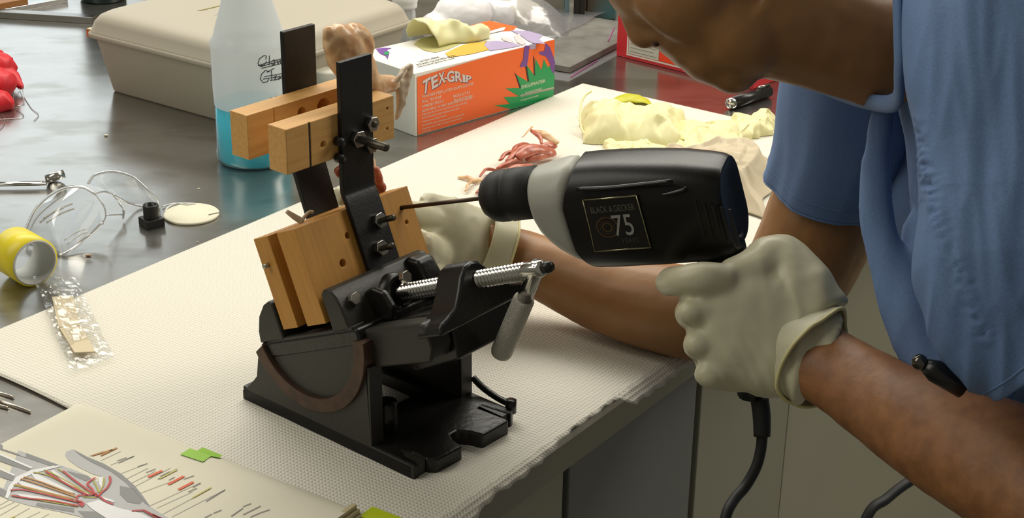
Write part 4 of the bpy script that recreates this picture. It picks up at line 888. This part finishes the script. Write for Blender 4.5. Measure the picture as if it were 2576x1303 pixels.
inkline('nerve_print', [[z7(*p) for p in l] for l in ([(280, 665), (500, 730), (800, 830), (1030, 910)], [(320, 640), (560, 710), (1000, 880)], [(200, 740), (500, 815), (1000, 940)])], ochre, .0016, .0010)
inkline('artery_print', [[z7(*p) for p in l] for l in ([(620, 560), (700, 620), (980, 780), (1180, 880)], [(850, 560), (1000, 680), (1220, 840), (1280, 880)], [(140, 820), (300, 810), (600, 870), (1100, 990)], [(160, 890), (400, 930), (700, 960), (1060, 1030)], [(1030, 950), (1060, 890), (1150, 885), (1290, 880), (1340, 900), (1430, 970), (1530, 1010)], [(1290, 650), (1220, 690), (1180, 740), (1240, 800), (1280, 880)], [(1480, 630), (1490, 700), (1440, 790), (1370, 850), (1340, 890)], [(1040, 970), (1120, 1010), (1100, 1040)], [(1780, 1100), (1930, 1090), (2020, 1130), (2180, 1210)])], rink, .0019, .0012)
inkpoly('artery_patch', [[z7(*p) for p in [(1030, 960), (1100, 960), (1150, 1005), (1080, 1030)]], [z7(*p) for p in [(1250, 860), (1300, 850), (1340, 900), (1290, 910)]], [z7(*p) for p in [(1900, 1080), (2000, 1110), (2250, 1220), (2140, 1220)]]], rink, .0012)
def w2(x, y): return (x/2.683, 920+y/2.683)
inkline('leader_lines', [[w2(*a), w2(*b_)] for a, b_ in (((600, 610), (700, 575)), ((680, 640), (815, 577)), ((745, 670), (905, 608)), ((810, 730), (990, 660)), ((850, 765), (1000, 690)), ((870, 800), (1050, 710)), ((880, 830), (1150, 690)), ((920, 870), (1250, 745)), ((1000, 950), (1350, 790)), ((1060, 960), (1300, 850)), ((1100, 1000), (1420, 830)), ((1160, 1020), (1520, 835)), ((0, 940), (60, 905)), ((0, 1010), (130, 935)), ((80, 1028), (200, 960)), ((180, 1028), (270, 985)), ((280, 1028), (330, 1000)), ((0, 965), (100, 918)))], ig(120), .0005, .0004)
inkline('text_lines', [[w2(*a), w2(*b_)] for a, b_ in (((790, 640), (855, 618)), ((800, 655), (905, 608)), ((930, 680), (995, 658)), ((985, 720), (1050, 695)), ((1065, 765), (1195, 695)), ((1080, 745), (1150, 712)), ((1140, 770), (1180, 750)), ((1240, 765), (1310, 740)), ((1300, 820), (1355, 790)), ((1270, 850), (1330, 825)), ((1390, 915), (1520, 835)), ((1640, 950), (1695, 928)), ((1560, 1015), (1640, 960)), ((1700, 975), (1760, 945)), ((1640, 1005), (1700, 975)), ((1760, 990), (1820, 970)), ((1690, 1020), (1760, 990)), ((1380, 1025), (1430, 1000)), ((1440, 995), (1495, 972)))], ig(95), .0009, .0006)
inkline('red_label_lines', [[w2(*a), w2(*b_)] for a, b_ in (((1000, 750), (1095, 707)), ((1135, 800), (1240, 745)), ((1205, 835), (1305, 783)))], mat('ink_orange_red', (.72, .12, .04), .6), .0030, .0007)
inkline('ochre_label_lines', [[w2(*a), w2(*b_)] for a, b_ in (((620, 605), (760, 565)), ((680, 605), (790, 552)))], ochre, .0020, .0007)
inkline('olive_label_lines', [[w2(*a), w2(*b_)] for a, b_ in (((1080, 760), (1195, 700)), ((1300, 890), (1425, 820)), ((70, 1028), (100, 1015)))], mat('ink_yellow_olive', (.58, .52, .14), .6), .0018, .0007)
inkpoly('sticky_tab', [[w2(*p) for p in [(1215, 597), (1283, 556), (1330, 574), (1368, 550), (1503, 605), (1480, 620), (1425, 610), (1370, 648)]]], mat('green_sticky', (.28, .56, .015), .5), .0010)
put('sticky_note', MB().box(G(945, 1300), ex, eyb, ZV, (-.008, .03), (-.006, .012), (.004, .0045)), mat('lime_sticky', (.55, .66, .01), .5), label='lime yellow sticky note beside the book, at the bottom edge', cat='sticky note')

# ------------------------------------------------------------------ back of the pad
def crush(name, mb, m, vox, amp, fr, lab_, cat_, loc, **k):
    def f(p, n):
        w = Vector((nz(p, 20, 1), nz(p, 20, 2), nz(p, 20, 3)))*.02; q_ = p+w
        return n*(amp*(1-2.6*abs(nz(q_, fr)))+amp*.6*(1-2.6*abs(nz(q_, fr*1.9, 5)))+amp*.25*(1-2.6*abs(nz(q_, fr*3.7, 6))))
    return blob(name, mb, m, vox, 2, disp=f, label=lab_, cat=cat_, loc=loc, **k)
def onp(x, y, h_=.0): return G(x, y, .003)+ZV*h_
def folded(c00, c10, c01, c11, H_, sd, k, ru, puff=.5):
    # a limp rubber glove: a puffed sheet with crisp folds, both layers
    def f(u, v):
        p = (c00*(1-u)+c10*u)*(1-v)+(c01*(1-u)+c11*u)*v
        e = min(1, (min(u, 1-u)*ru)**.5*1.0+.02, (min(v, 1-v)*4.2)**.5+.02)
        wob = .008*nz((u*3, v*3, sd), 2.1)
        h_ = H_*e*(puff+(1-puff)*folds(u*k, v*k*.7, sd))*(.8+.3*nz((u*2, v*2, sd+4), 1.3))
        return p+ZV*max(h_, .001)+Vector((wob, -wob*.7, 0))
    return MB().grid(f, 120, 80)
g1_ = thing('crumpled_glove', 'crumpled yellow latex glove behind the drill, its cuff to the left', 'glove', onp(1590, 340))
put('glove_body', folded(onp(1462, 292), onp(1722, 296), onp(1466, 362), onp(1712, 384), .052, 11, 3.2, 7, .62), lat, g1_)
put('glove_finger', folded(onp(1520, 350), onp(1640, 356), onp(1520, 396), onp(1650, 396), .022, 5, 3.0, 6, .4), lat, g1_)
put('glove_finger', folded(onp(1600, 352), onp(1735, 350), onp(1630, 398), onp(1740, 392), .020, 8, 3.0, 6, .4), lat, g1_)
put('glove_cuff', MB().tube(curve([onp(1482, 356, .002), onp(1462, 342, .012), onp(1458, 325, .028), onp(1466, 310, .040), onp(1485, 304, .046)], 5), .0018, 8), lat, g1_)
g2_ = thing('crumpled_glove', 'second crumpled yellow latex glove, finger pointing right toward the blue sleeve', 'glove', onp(1820, 345))
put('glove_body', folded(onp(1700, 318), onp(1870, 318), onp(1700, 392), onp(1862, 396), .034, 23, 3.0, 6, .55), lat, g2_)
put('glove_finger', folded(onp(1836, 312), onp(1948, 302), onp(1846, 362), onp(1944, 342), .030, 31, 2.0, 8, .6), lat, g2_)
def leaf(u, v):
    p = (onp(1528, 264)*(1-u)+onp(1645, 268)*u)*(1-v)+(onp(1552, 246)*(1-u)+onp(1628, 252)*u)*v
    return p+ZV*(.001+.011*sin(pi*min(max(u, .0), 1))**.7*sin(pi*(.15+.7*v))+.002*nz((u*3, v*2, 0), 1.5))
put('lime_scrap', MB().grid(leaf, 30, 14), mat('lime_rubber', (.52, .52, .02), .5), label='lime yellow scrap just behind the crumpled gloves on the pad corner', cat='scrap', solid=.001)
# brown paper towel
def towel(u, v):
    a = onp(1668, 372).lerp(onp(1965, 432), u); b_ = onp(1700, 470).lerp(onp(1905, 552), u); p = a.lerp(b_, v)
    e = min(1, 5*u, 5*(1-u), 5*v, 5*(1-v))
    z = .003+e*(.012+.026*folds(u*2.2+.3, v*1.6, 41)+.010*folds(u*5, v*4, 17)+.018*nz(p, 8, 2))
    return p+ZV*max(z, .002)+Vector((.012*nz(p, 18, 8), .012*nz(p, 18, 9), 0))
put('paper_towel', MB().grid(towel, 110, 80), mat('brown_paper', (.60, .51, .36), .8), label='crumpled brown paper towel on the pad behind the drill', cat='paper towel', solid=.0006)
# strips of red tissue
rnd = random.Random(3)
fls = [fl2, fl, mat('dark_red_flesh', (.30, .06, .04), .35, coat=.3)]
tw = [[(1152, 450), (1178, 456), (1205, 462), (1225, 455)], [(1172, 490), (1180, 470), (1200, 462)], [(1196, 492), (1212, 480), (1232, 474)], [(1205, 455), (1225, 440), (1250, 440)], [(1230, 470), (1250, 455), (1290, 440)],
      [(1250, 440), (1280, 430), (1310, 420)], [(1255, 425), (1275, 412), (1310, 410)], [(1275, 430), (1310, 405), (1350, 400)], [(1290, 412), (1300, 398), (1330, 388)], [(1310, 395), (1335, 372), (1334, 358)], [(1335, 372), (1352, 388), (1365, 400)], [(1335, 372), (1370, 385), (1402, 395)],
      [(1320, 420), (1360, 410), (1400, 400)], [(1345, 405), (1375, 398), (1400, 390)], [(1300, 425), (1335, 415), (1380, 405)], [(1260, 450), (1300, 440), (1340, 430)]]
hts = [.004, .006, .004, .008, .010, .012, .016, .018, .018, .030, .028, .026, .014, .018, .022, .008]
rad = [.004, .0035, .004, .004, .007, .008, .006, .010, .006, .0022, .0035, .006, .010, .007, .010, .008]
slab_ = {0: 'pale orange tissue strip at the left tip of the heap on the pad', 1: 'short tan tissue strip curling up at the front left of the heap', 9: 'thin tissue thread standing up on top of the red heap', 11: 'pinkish tissue strip sloping right from the top of the heap'}
for i, l in enumerate(tw):
    P = curve([onp(x, y, hts[i]*(.5+.5*sin(pi*(k+.5)/len(l)))+ (0.006 if i in (9, 10, 11) and k == 0 else 0)) for k, (x, y) in enumerate(l)], 6)
    P = [p+Vector((nz(p, 90, i), nz(p, 90, i+3), .4*nz(p, 90, i+7)))*.003 for p in P]
    n = len(P); R_ = [rad[i]*(.45+.55*sin(pi*(k+.6)/(n+.2))) for k in range(n)]
    o = put('tissue_strip', MB().tube(P, R_, 9, flat=.55), fls[0] if i not in (0, 1, 9, 11) else fls[1], label=slab_.get(i, 'dark red tissue strip in the heap beside the drill chuck'), cat='tissue scrap', group='tissue scraps heaped on the pad', sub=1)
# black marker beyond the chin
ma, mb_ = G(1832, 262, .010), G(1985, 212, .010)
mk = thing('black_marker', 'black rod tool with a chrome tip on the steel behind the chin', 'tool', ma.lerp(mb_, .5)-ZV*.01)
dmk = (mb_-ma).normalized()
put('barrel', MB().tube([ma+dmk*.006, ma+dmk*.1], .0095, 18), mat('black_plastic_tool', (.012, .011, .010), .3), mk)
put('chrome_tip', MB().lathe([(.0005, 0), (.006, .0005), (.0085, .003), (.0098, .0075), (.0098, .009)], ma, dmk, 18), chrome, mk)
put('chrome_clip', MB().tube([ma+dmk*.075+ZV*.0102, ma+dmk*.1+ZV*.011], .0025, 10), chrome, mk)

# ------------------------------------------------------------------ the man at the bench
skin = mat('skin', (.33, .155, .05), .45, sss=.06, noise_s=14, noise_a=.22, bump_s=130, bump=.12)
hairy = mat('forearm_skin', (.31, .135, .048), .5, sss=.05, noise_s=60, noise_a=.45, bump_s=150, bump=.25, dark=(.22, .092, .032))
cloth = mat('blue_scrub_cotton', (.135, .225, .43), .75, noise_s=500, noise_a=.12, bump_s=700, bump=.12)
man = thing('person', 'man in blue scrubs bending over the bench, drilling with gloved hands', 'person', Q(2700, 700, 1.3)*1.0)
ZH = 1.33
def hq(x, y, s=0.0): return Q(x, y, ZH-s)        # s = metres toward the camera from the middle of the head
px = ZH/FPX
body = MB()
# head: skull, face, jaw, nose, lips, chin, ear, neck
Ef = (RGT*-.569-UPV*.823).normalized(); Ed = (RGT*.823-UPV*.569).normalized(); Es = -FWD
def hb(x, y, s, rf, rd, rs): body.ball(hq(x, y, s), (rf*px, rd*px, rs), 16, Ef, Ed, Es)
hb(1790, -190, 0, 330, 270, .080)                # cranium
hb(1700, -40, 0, 120, 200, .066)                 # mid face
hb(1790, 60, 0, 125, 140, .056)                  # jaw
hb(1850, 60, .022, 120, 150, .036)               # near cheek / jaw angle
hb(1850, 60, -.022, 120, 150, .036)
hb(1740, -20, .036, 90, 120, .030); hb(1740, -20, -.036, 90, 120, .030)   # cheekbones
hb(1846, 172, 0, 66, 66, .028); hb(1800, 150, 0, 66, 66, .030); hb(1688, 34, .036, 56, 110, .022); hb(1688, 34, -.036, 56, 110, .022)                   # chin
hb(1790, 120, 0, 90, 90, .040)
hb(1725, 128, 0, 44, 26, .026)                   # upper lip
hb(1758, 152, 0, 42, 22, .024)                   # lower lip
hb(1700, 95, 0, 50, 60, .034)
body.tube(curve([hq(1555, -60), hq(1580, 0), hq(1600, 60), hq(1618, 98)], 5), lerpl([28*px, 34*px, 34*px, 36*px], 5), 14)   # nose
hb(1622, 100, 0, 26, 26, .011)
hb(1650, 84, .012, 26, 28, .009); hb(1650, 84, -.012, 26, 28, .009)
body.tube(curve([hq(1900, 0), hq(2060, 60), hq(2200, 110), hq(2340, 150), hq(2500, 220)], 5), lerpl([190*px, 165*px, 152*px, 120*px, 95*px], 5), 24)  # neck
body.tube(curve([hq(1940, 160), hq(2060, 170), hq(2200, 215)], 5), lerpl([40*px, 60*px, 60*px], 5), 14)
hb(1800, -150, .080, 44, 62, .012)               # ear
# shoulders and trunk inside the shirt
body.tube(curve([Q(2580, 260, 1.31), Q(2700, 500, 1.31), Q(2900, 800, 1.30)], 5), lerpl([.07, .10, .11], 5), 20)
# far (right) arm: shoulder, elbow on the bench, wrist
el = G(1960, 770, .052)
sh_r = Q(2140, 330, 1.60)
wr = G(1262, 632, .075)
def armtube(pts, rs, fl_=1.0, n=22, sd=None): body.tube(curve(pts, 7), lerpl(rs, 7), n, flat=fl_, side=sd)
armtube([Q(2230, 260, 1.56), sh_r, Q(2065, 560, 1.62), Q(2010, 680, 1.64), el], [.050, .054, .058, .056, .046])
armtube([Q(2010, 680, 1.64), el, G(1820, 790, .052), G(1680, 776, .050), G(1520, 735, .052), G(1390, 684, .062), wr, G(1200, 620, .088)], [.046, .050, .052, .048, .0435, .036, .029, .030])
# near (left) arm holding the drill
wl = Q(2062, 912, 1.345)
armtube([Q(2560, 180, 1.20), Q(2680, 600, 1.14), Q(2850, 1120, 1.10), Q(2880, 1320, 1.10)], [.050, .054, .054, .050])
armtube([Q(2890, 1340, 1.10), Q(2740, 1290, 1.12), Q(2560, 1190, 1.17), Q(2400, 1110, 1.22), Q(2250, 1028, 1.28), Q(2140, 958, 1.32), wl, Q(2010, 890, 1.36)], [.050, .054, .051, .046, .0385, .0345, .0335, .034], .85)
bo = blob('body', body, skin, .0038, 5, man, disp=lambda p, n: n*.0006*nz(p, 60), label='tanned skin of the face, neck and arms')
bo.data.materials.append(hairy)
# the hairier near forearm and beard shadow
for pl in bo.data.polygons:
    c = pl.center+ROOT[bo]; x_, y_ = proj(c)
    if (c-CAM).dot(FWD) < 1.40 and y_ > 780: pl.material_index = 1
put('nostril', MB().ball(hq(1655, 103, .0125), (.0055, .0035, .004), 8, Ef, Ed, Es), mat('nostril_dark', (.05, .02, .01), .8), man)
put('hair', MB().ball(hq(1840, -215), (.098, .086, .083), 18, Ef, Ed, Es), mat('dark_hair', (.02, .015, .01), .6), man)
for s_ in (.030, -.030):
    e_ = put('eye', MB().ball(hq(1598, -92, s_), .0125, 10), mat('eye_white', (.7, .68, .62), .2), man)
    put('iris', MB().ball(hq(1592, -84, s_), .0075, 8), mat('iris_brown', (.06, .03, .015), .2), e_)
put('mouth_line', MB().tube(curve([hq(1722, 152, 0), hq(1745, 138, .022), hq(1768, 118, .034)], 4), .0012, 6), mat('lip_dark', (.14, .05, .03), .6), man)

# gloved near hand closed round the pistol grip
def hz(x, y, Z): return Q(x, y, Z)
hand = MB()
Zb = 1.335                                        # back of the hand
hand.loft([], True) if False else None
def sect(c, up, w, t, n=20): nrm = FWD; return [c+up*(w*cos(2*pi*k/n))+nrm*(t*sin(2*pi*k/n)) for k in range(n)]
k_ = 1.35/FPX
ups = [(RGT*.36-UPV*-.93).normalized()]
rings = []
for (x0, y0), (x1, y1), Zc, t in (((2113, 790), (2012, 1012), 1.352, .034), ((2075, 775), (1980, 1000), 1.355, .033), ((2035, 735), (1925, 992), 1.36, .031), ((1990, 690), (1860, 985), 1.362, .028), ((1900, 665), (1800, 970), 1.362, .026), ((1800, 668), (1765, 955), 1.365, .023), ((1752, 678), (1752, 948), 1.37, .021), ((1722, 716), (1764, 946), 1.378, .020), ((1712, 722), (1764, 944), 1.388, .018), ((1708, 735), (1760, 940), 1.40, .014)):
    a = Q(x0, y0, Zc); b_ = Q(x1, y1, Zc); c = (a+b_)/2; u_ = (a-b_)/2; w = u_.length; u_.normalize(); fw = FWD-u_*FWD.dot(u_)
    rings.append([c+u_*(w*(abs(cos(2*pi*k/24))**.8)*(1 if cos(2*pi*k/24) > 0 else -1))+fw*(t*sin(2*pi*k/24)) for k in range(24)])
hand.loft(rings)
# four fingers: knuckle, middle joint past the left edge, then curling back round the grip
for kx, ky, mx, my, tx, ty, r in ((1768, 700, 1688, 708, 1700, 740, .0118), (1770, 782, 1738, 786, 1830, 800, .0135), (1782, 862, 1758, 866, 1850, 880, .0132), (1806, 934, 1788, 938, 1870, 950, .0120)):
    if ky == 700: pts = [Q(kx+60, ky+6, 1.355), Q(kx, ky, 1.350), Q(1720, 704, 1.360), Q(mx, my, 1.385), Q(1685, 712, 1.405), Q(tx, ty-22, 1.425)]; rs = [.015, .0145, .0135, .0128, .0122, .0085]
    else: pts = [Q(kx+60, ky, 1.362), Q(kx, ky, 1.358), Q(mx+8, my, 1.372), Q(mx, my+2, 1.395), Q((mx*2+tx)/3, (my+ty)/2, 1.420), Q((mx+tx*2)/3, ty, 1.428), Q(tx, ty, 1.422)]; rs = [r*1.1, r*1.2, r*1.12, r*1.05, r, r*.95, r*.7]
    hand.tube(curve(pts, 5), lerpl(rs, 5), 14)
for x, y in ((1752, 700), (1735, 786), (1752, 866), (1778, 942)): hand.ball(Q(x+6, y, 1.352), (.0135, .0115, .0115), 10)
# thumb: base muscle on top, then over to the far side of the grip
hand.tube(curve([Q(2050, 800, 1.360), Q(2010, 730, 1.368), Q(1960, 655, 1.385), Q(1905, 660, 1.42), Q(1850, 690, 1.44), Q(1800, 705, 1.445)], 6), lerpl([.030, .030, .0225, .0165, .0145, .0095], 6), 16)
hand.tube(curve([Q(2020, 740, 1.362), Q(1950, 655, 1.376), Q(1900, 680, 1.366), Q(1830, 700, 1.362)], 5), lerpl([.026, .022, .020, .016], 5), 14)
cA_, cB_ = Q(1760, 700, 1.35), Q(2070, 900, 1.35)
def crease(p, n):
    x_, y_ = proj(p); d = 0
    # tension folds near the wrist and below the knuckles
    w = max(0, min(1, (x_-1880)/120)); d += w*.0030*ridge(Vector((x_*.016, y_*.0035, 0)), 1, 2)
    w2 = max(0, min(1, (y_-820)/120))*max(0, min(1, (x_-1760)/60)); d += w2*.0026*ridge(Vector((x_*.018-y_*.010, y_*.002, 3)), 1, 5)
    return n*(d+.0005*nz(p, 70))
gl = blob('left_glove', hand, lat2, .0026, 9, man, disp=crease, label='pale latex glove on the hand gripping the drill')
# flared cuff with a rolled bead
def cuffring(k, off, grow):
    a = Q(2112, 786, 1.345); b_ = Q(2000, 1012, 1.345); c = (a+b_)/2; u_ = (a-b_)/2; ax = (Q(2160, 965, 1.31)-Q(2000, 880, 1.36)).normalized()
    w = u_.length*grow; u_ = (u_-ax*u_.dot(ax)).normalized(); v_ = ax.cross(u_)
    return c+ax*off+u_*(w*cos(k))+v_*(w*.86*sin(k))
def cf(u, v):
    k = 2*pi*v; o = -.034+.034*u; g = 1.0+.07*u*u+.03*sin(k*5+1)*u+.03*nz((cos(k)*2, sin(k)*2, u*2), 1.5)
    return cuffring(k, o+.006*sin(k*2)*u, g)
put('glove_cuff', MB().grid(cf, 12, 64), lat2, gl, solid=.0009)
put('cuff_bead', MB().tube([cf(1.0, i/64) for i in range(65)], .0017, 8), mat('bead_latex', (.66, .60, .30), .45), gl)
P = [cf(.25, .1+i/64*.8) + (cf(1, .1+i/64*.8)-cf(0, .1+i/64*.8))*.0 for i in range(50)]
put('cuff_fold', MB().tube(P, .0022, 8), lat2, gl)
# gloved far hand steadying the specimen behind the boards
h2 = MB()
hp = [(1262, 630, .076), (1215, 622, .085), (1160, 602, .100), (1110, 585, .112), (1068, 575, .122)]
rings = []
for (x, y, z), w, t in zip(hp, (.038, .042, .043, .042, .038), (.034, .030, .026, .023, .018)):
    c = G(x, y, z); u_ = (ZV*.95-BV*.1).normalized(); f_2 = Vector((.35, .93, 0)).normalized()
    rings.append([c+u_*(w*cos(2*pi*k/22))+f_2*(t*sin(2*pi*k/22)) for k in range(22)])
h2.loft(rings)
fin = lambda p, n, m: BW(p, n, m)
kn = G(1068, 575, .122)
for (p0, n0, m0), (p1, n1, m1), (p2, n2, m2), r in (((.165, -.030, .075), (.150, -.052, .093), (.130, -.052, .1015), .0098), ((.165, -.045, .055), (.14, -.060, .065), (.112, -.056, .072), .0102), ((.165, -.048, .036), (.14, -.062, .042), (.112, -.056, .045), .0098), ((.168, -.045, .018), (.145, -.056, .022), (.12, -.052, .024), .009)):
    a = G(1100, 590, .11)+ZV*((m0-.05)*.7); h2.tube(curve([a, BW(p0, n0, m0), BW(p1, n1, m1), BW(p2, n2, m2)], 5), lerpl([r*1.3, r*1.12, r, r*.75], 5), 12)
h2.tube(curve([G(1190, 640, .075), G(1120, 640, .08), BW(.172, .0, .030), BW(.156, .016, .040)], 5), lerpl([.019, .017, .0125, .009], 5), 14)
def crease2(p, n):
    x_, y_ = proj(p); return n*(.0026*ridge(Vector((x_*.012-y_*.004, y_*.010+x_*.004, 0)), 1, 4)+.0007*nz(p, 50))
g2 = blob('right_glove', h2, lat2, .0026, 4, man, disp=crease2, label='latex glove on the far hand behind the boards')
wax = (G(1200, 620, .088)-G(1330, 660, .066)).normalized()
def cf2(u, v):
    k = 2*pi*v; c = G(1258, 626, .080)-wax*(.026*u-.022); u_ = (ZV-wax*wax.z).normalized(); v_ = wax.cross(u_); g = 1+.16*u*u+.03*sin(3*k)*u+.03*sin(7*k+1)*u
    return c+u_*(.0385*g*cos(k))+v_*(.035*g*sin(k))
put('glove_cuff', MB().grid(cf2, 8, 48), lat2, g2, solid=.0009)
put('cuff_bead', MB().tube([cf2(1, i/48) for i in range(49)], .0012, 8), mat('bead_latex', (.66, .60, .30)), g2)

# scrub shirt --------------------------------------------------------
def wrinkle(amp, kx, ky, o):
    def f(p, n):
        x_, y_ = proj(p); return n*(amp*ridge(Vector((x_*kx, y_*ky, 0)), 1, o)+amp*.5*nz(p, 22, o))
    return f
sb = MB()
# trunk: from the collar to the hips, out of frame on the right
sb.tube(curve([Q(2400, 60, 1.32), Q(2540, 230, 1.32), Q(2680, 440, 1.32), Q(2880, 740, 1.32), Q(3300, 1000, 1.30)], 6), lerpl([.050, .088, .118, .145, .16], 6), 28, flat=1.25)
sb.tube(curve([Q(2400, 20, 1.20), Q(2480, 40, 1.22), Q(2560, 60, 1.3), Q(2480, 120, 1.45), Q(2330, 220, 1.52)], 6), lerpl([.04, .062, .085, .078, .055], 6), 22)
sb.tube(curve([Q(2228, 255, 1.34), Q(2214, 320, 1.345), Q(2206, 430, 1.35), Q(2206, 560, 1.34), Q(2246, 690, 1.325), Q(2310, 830, 1.31), Q(2390, 960, 1.30), Q(2520, 1010, 1.30)], 6), lerpl([.006, .008, .0105, .0140, .0175, .022, .026, .03], 6), 18, side=FWD, flat=1.0)
sb.tube(curve([Q(2330, 200, 1.56), Q(2340, 400, 1.56), Q(2370, 620, 1.50), Q(2450, 860, 1.42)], 6), lerpl([.04, .040, .045, .05], 6), 20)
sb.tube(curve([Q(2330, 560, 1.36), Q(2370, 700, 1.33), Q(2450, 880, 1.31)], 6), lerpl([.02, .030, .04], 6), 20)
shirt = blob('scrub_shirt', sb, cloth, .005, 5, man, disp=wrinkle(.0035, .016, .0022, 3))
def sleeve(path, radii, flat, hem_n, hem_w, name, fold, nseg=8, sd=None, n=72, dsp=None):
    P = curve(path, nseg); R_ = lerpl(radii, nseg); rings = []; nx = Vector(sd or FWD)
    for i, c in enumerate(P):
        t = (P[min(i+1, len(P)-1)]-P[max(i-1, 0)]).normalized(); nx = (nx-t*nx.dot(t)).normalized(); ny = t.cross(nx); u = i/(len(P)-1)
        rr = []
        for k in range(n):
            a = 2*pi*k/n; r = R_[i]*(1+fold*(.35+.65*u)*(.5*sin(5*a+1.2+u)+.5*ridge(Vector((cos(a)*1.4, sin(a)*1.4, u*.8)), 1.2, 4)))
            q_ = c+nx*(r*cos(a)*flat)+ny*(r*sin(a)); rr.append(q_+(q_-c).normalized()*dsp(q_, c) if dsp else q_)
        rings.append(rr)
    o = put(name, MB().loft(rings, True, False), cloth, man, solid=.0016)
    # stitched hem
    hm = MB(); last = rings[-1]; prev = rings[-1-hem_n]
    hm.tube(last+[last[0]], .0016, 8); hm.tube([p+(p-P[-1-hem_n]).normalized()*.0006 for p in prev]+[prev[0]], hem_w, 6)
    put('hem', hm, cloth, o); return o
# far sleeve over the arm that reaches to the specimen
sleeve([Q(2150, 90, 1.50), Q(2132, 240, 1.54), Q(2120, 370, 1.57), Q(2085, 478, 1.60)], [.060, .063, .064, .062], .95, 3, .0009, 'right_sleeve', .10)
# near sleeve, draped from the shoulder in front
SEAM = curve([(2312, 310, 0), (2336, 430, 0), (2362, 540, 0), (2400, 640, 0), (2442, 740, 0), (2480, 850, 0)], 14)
def seam_disp(q_, c):
    x, y = proj(q_); v = .0045*nz((x*.011+.3, y*.0022, 0), 1, 6)+.0022*ridge(Vector((x*.020, y*.0035, 0)), 1, 9)
    if (q_-c).dot(FWD) < 0 and y > 250:
        d = min((Vector((x, y, 0))-p).length for p in SEAM[::2])
        v += (.0034*ridge(Vector((x*.022, y*.045, 0)), 1, 2)-.0008)*math.exp(-(d/20)**2)-.0022*math.exp(-(d/5)**2)
    return v
slv = sleeve([Q(2600, -130, 1.34), Q(2530, -90, 1.24), Q(2505, 20, 1.18), Q(2520, 200, 1.15), Q(2556, 400, 1.135), Q(2560, 540, 1.125), Q(2540, 690, 1.115), Q(2580, 825, 1.105), Q(2640, 905, 1.10)], [.050, .062, .068, .070, .072, .073, .071, .060, .051], .9, 14, .0009, 'left_sleeve', .07, 30, None, 200, seam_disp)
# collar edge and puckered shoulder seam
put('collar', MB().tube(curve([Q(2258, -60, 1.19), Q(2260, 60, 1.19), Q(2262, 180, 1.20), Q(2250, 258, 1.25), Q(2160, 250, 1.35), Q(2060, 215, 1.42), Q(1985, 190, 1.46)], 6), .0075, 10, side=FWD, flat=.5), cloth, shirt)
put('green_strap', MB().box(Q(2262, 10, 1.215), RGT, UPV, FWD, (-.003, .004), (-.014, .03), (0, .003)), mat('green_strap', (.01, .22, .10), .6), man)
# hips and legs, out of frame
tr = MB()
hip = Q(3250, 1000, 1.30)
for s_ in (-.10, .10):
    a = hip+BU*s_; tr.tube(curve([a+ZV*.08, Vector((a.x+.02, a.y, a.z-.2)), Vector((a.x+.06, a.y+s_*.3, -.45)), Vector((a.x+.04, a.y+s_*.3, -.86))], 5), lerpl([.11, .105, .075, .07], 5), 20)
blob('scrub_trousers', tr, cloth, .008, 3, man)
for s_ in (-.10, .10):
    a = hip+BU*s_; put('shoe', MB().ball(Vector((a.x-.02, a.y+s_*.3, -.855)), (.13, .05, .045), 12), mat('white_shoe', (.6, .6, .58), .5), man)
# pen hanging from the shirt pocket
pa, pb_ = Q(2314, 911, 1.115), Q(2425, 975, 1.115)
pen = thing('pocket_pen', 'black pen with a shiny ball end poking out under the blue sleeve', 'pen', pa)
dp = (pb_-pa).normalized()
put('barrel', MB().tube([pa+dp*.004, pa+dp*.012, pb_], [.005, .0082, .0082], 16), mat('black_pen', (.006, .006, .006), .3), pen)
put('ball_end', MB().ball(pa, .0058, 12), mat('dark_chrome', (.12, .11, .10), .12, 1), pen)
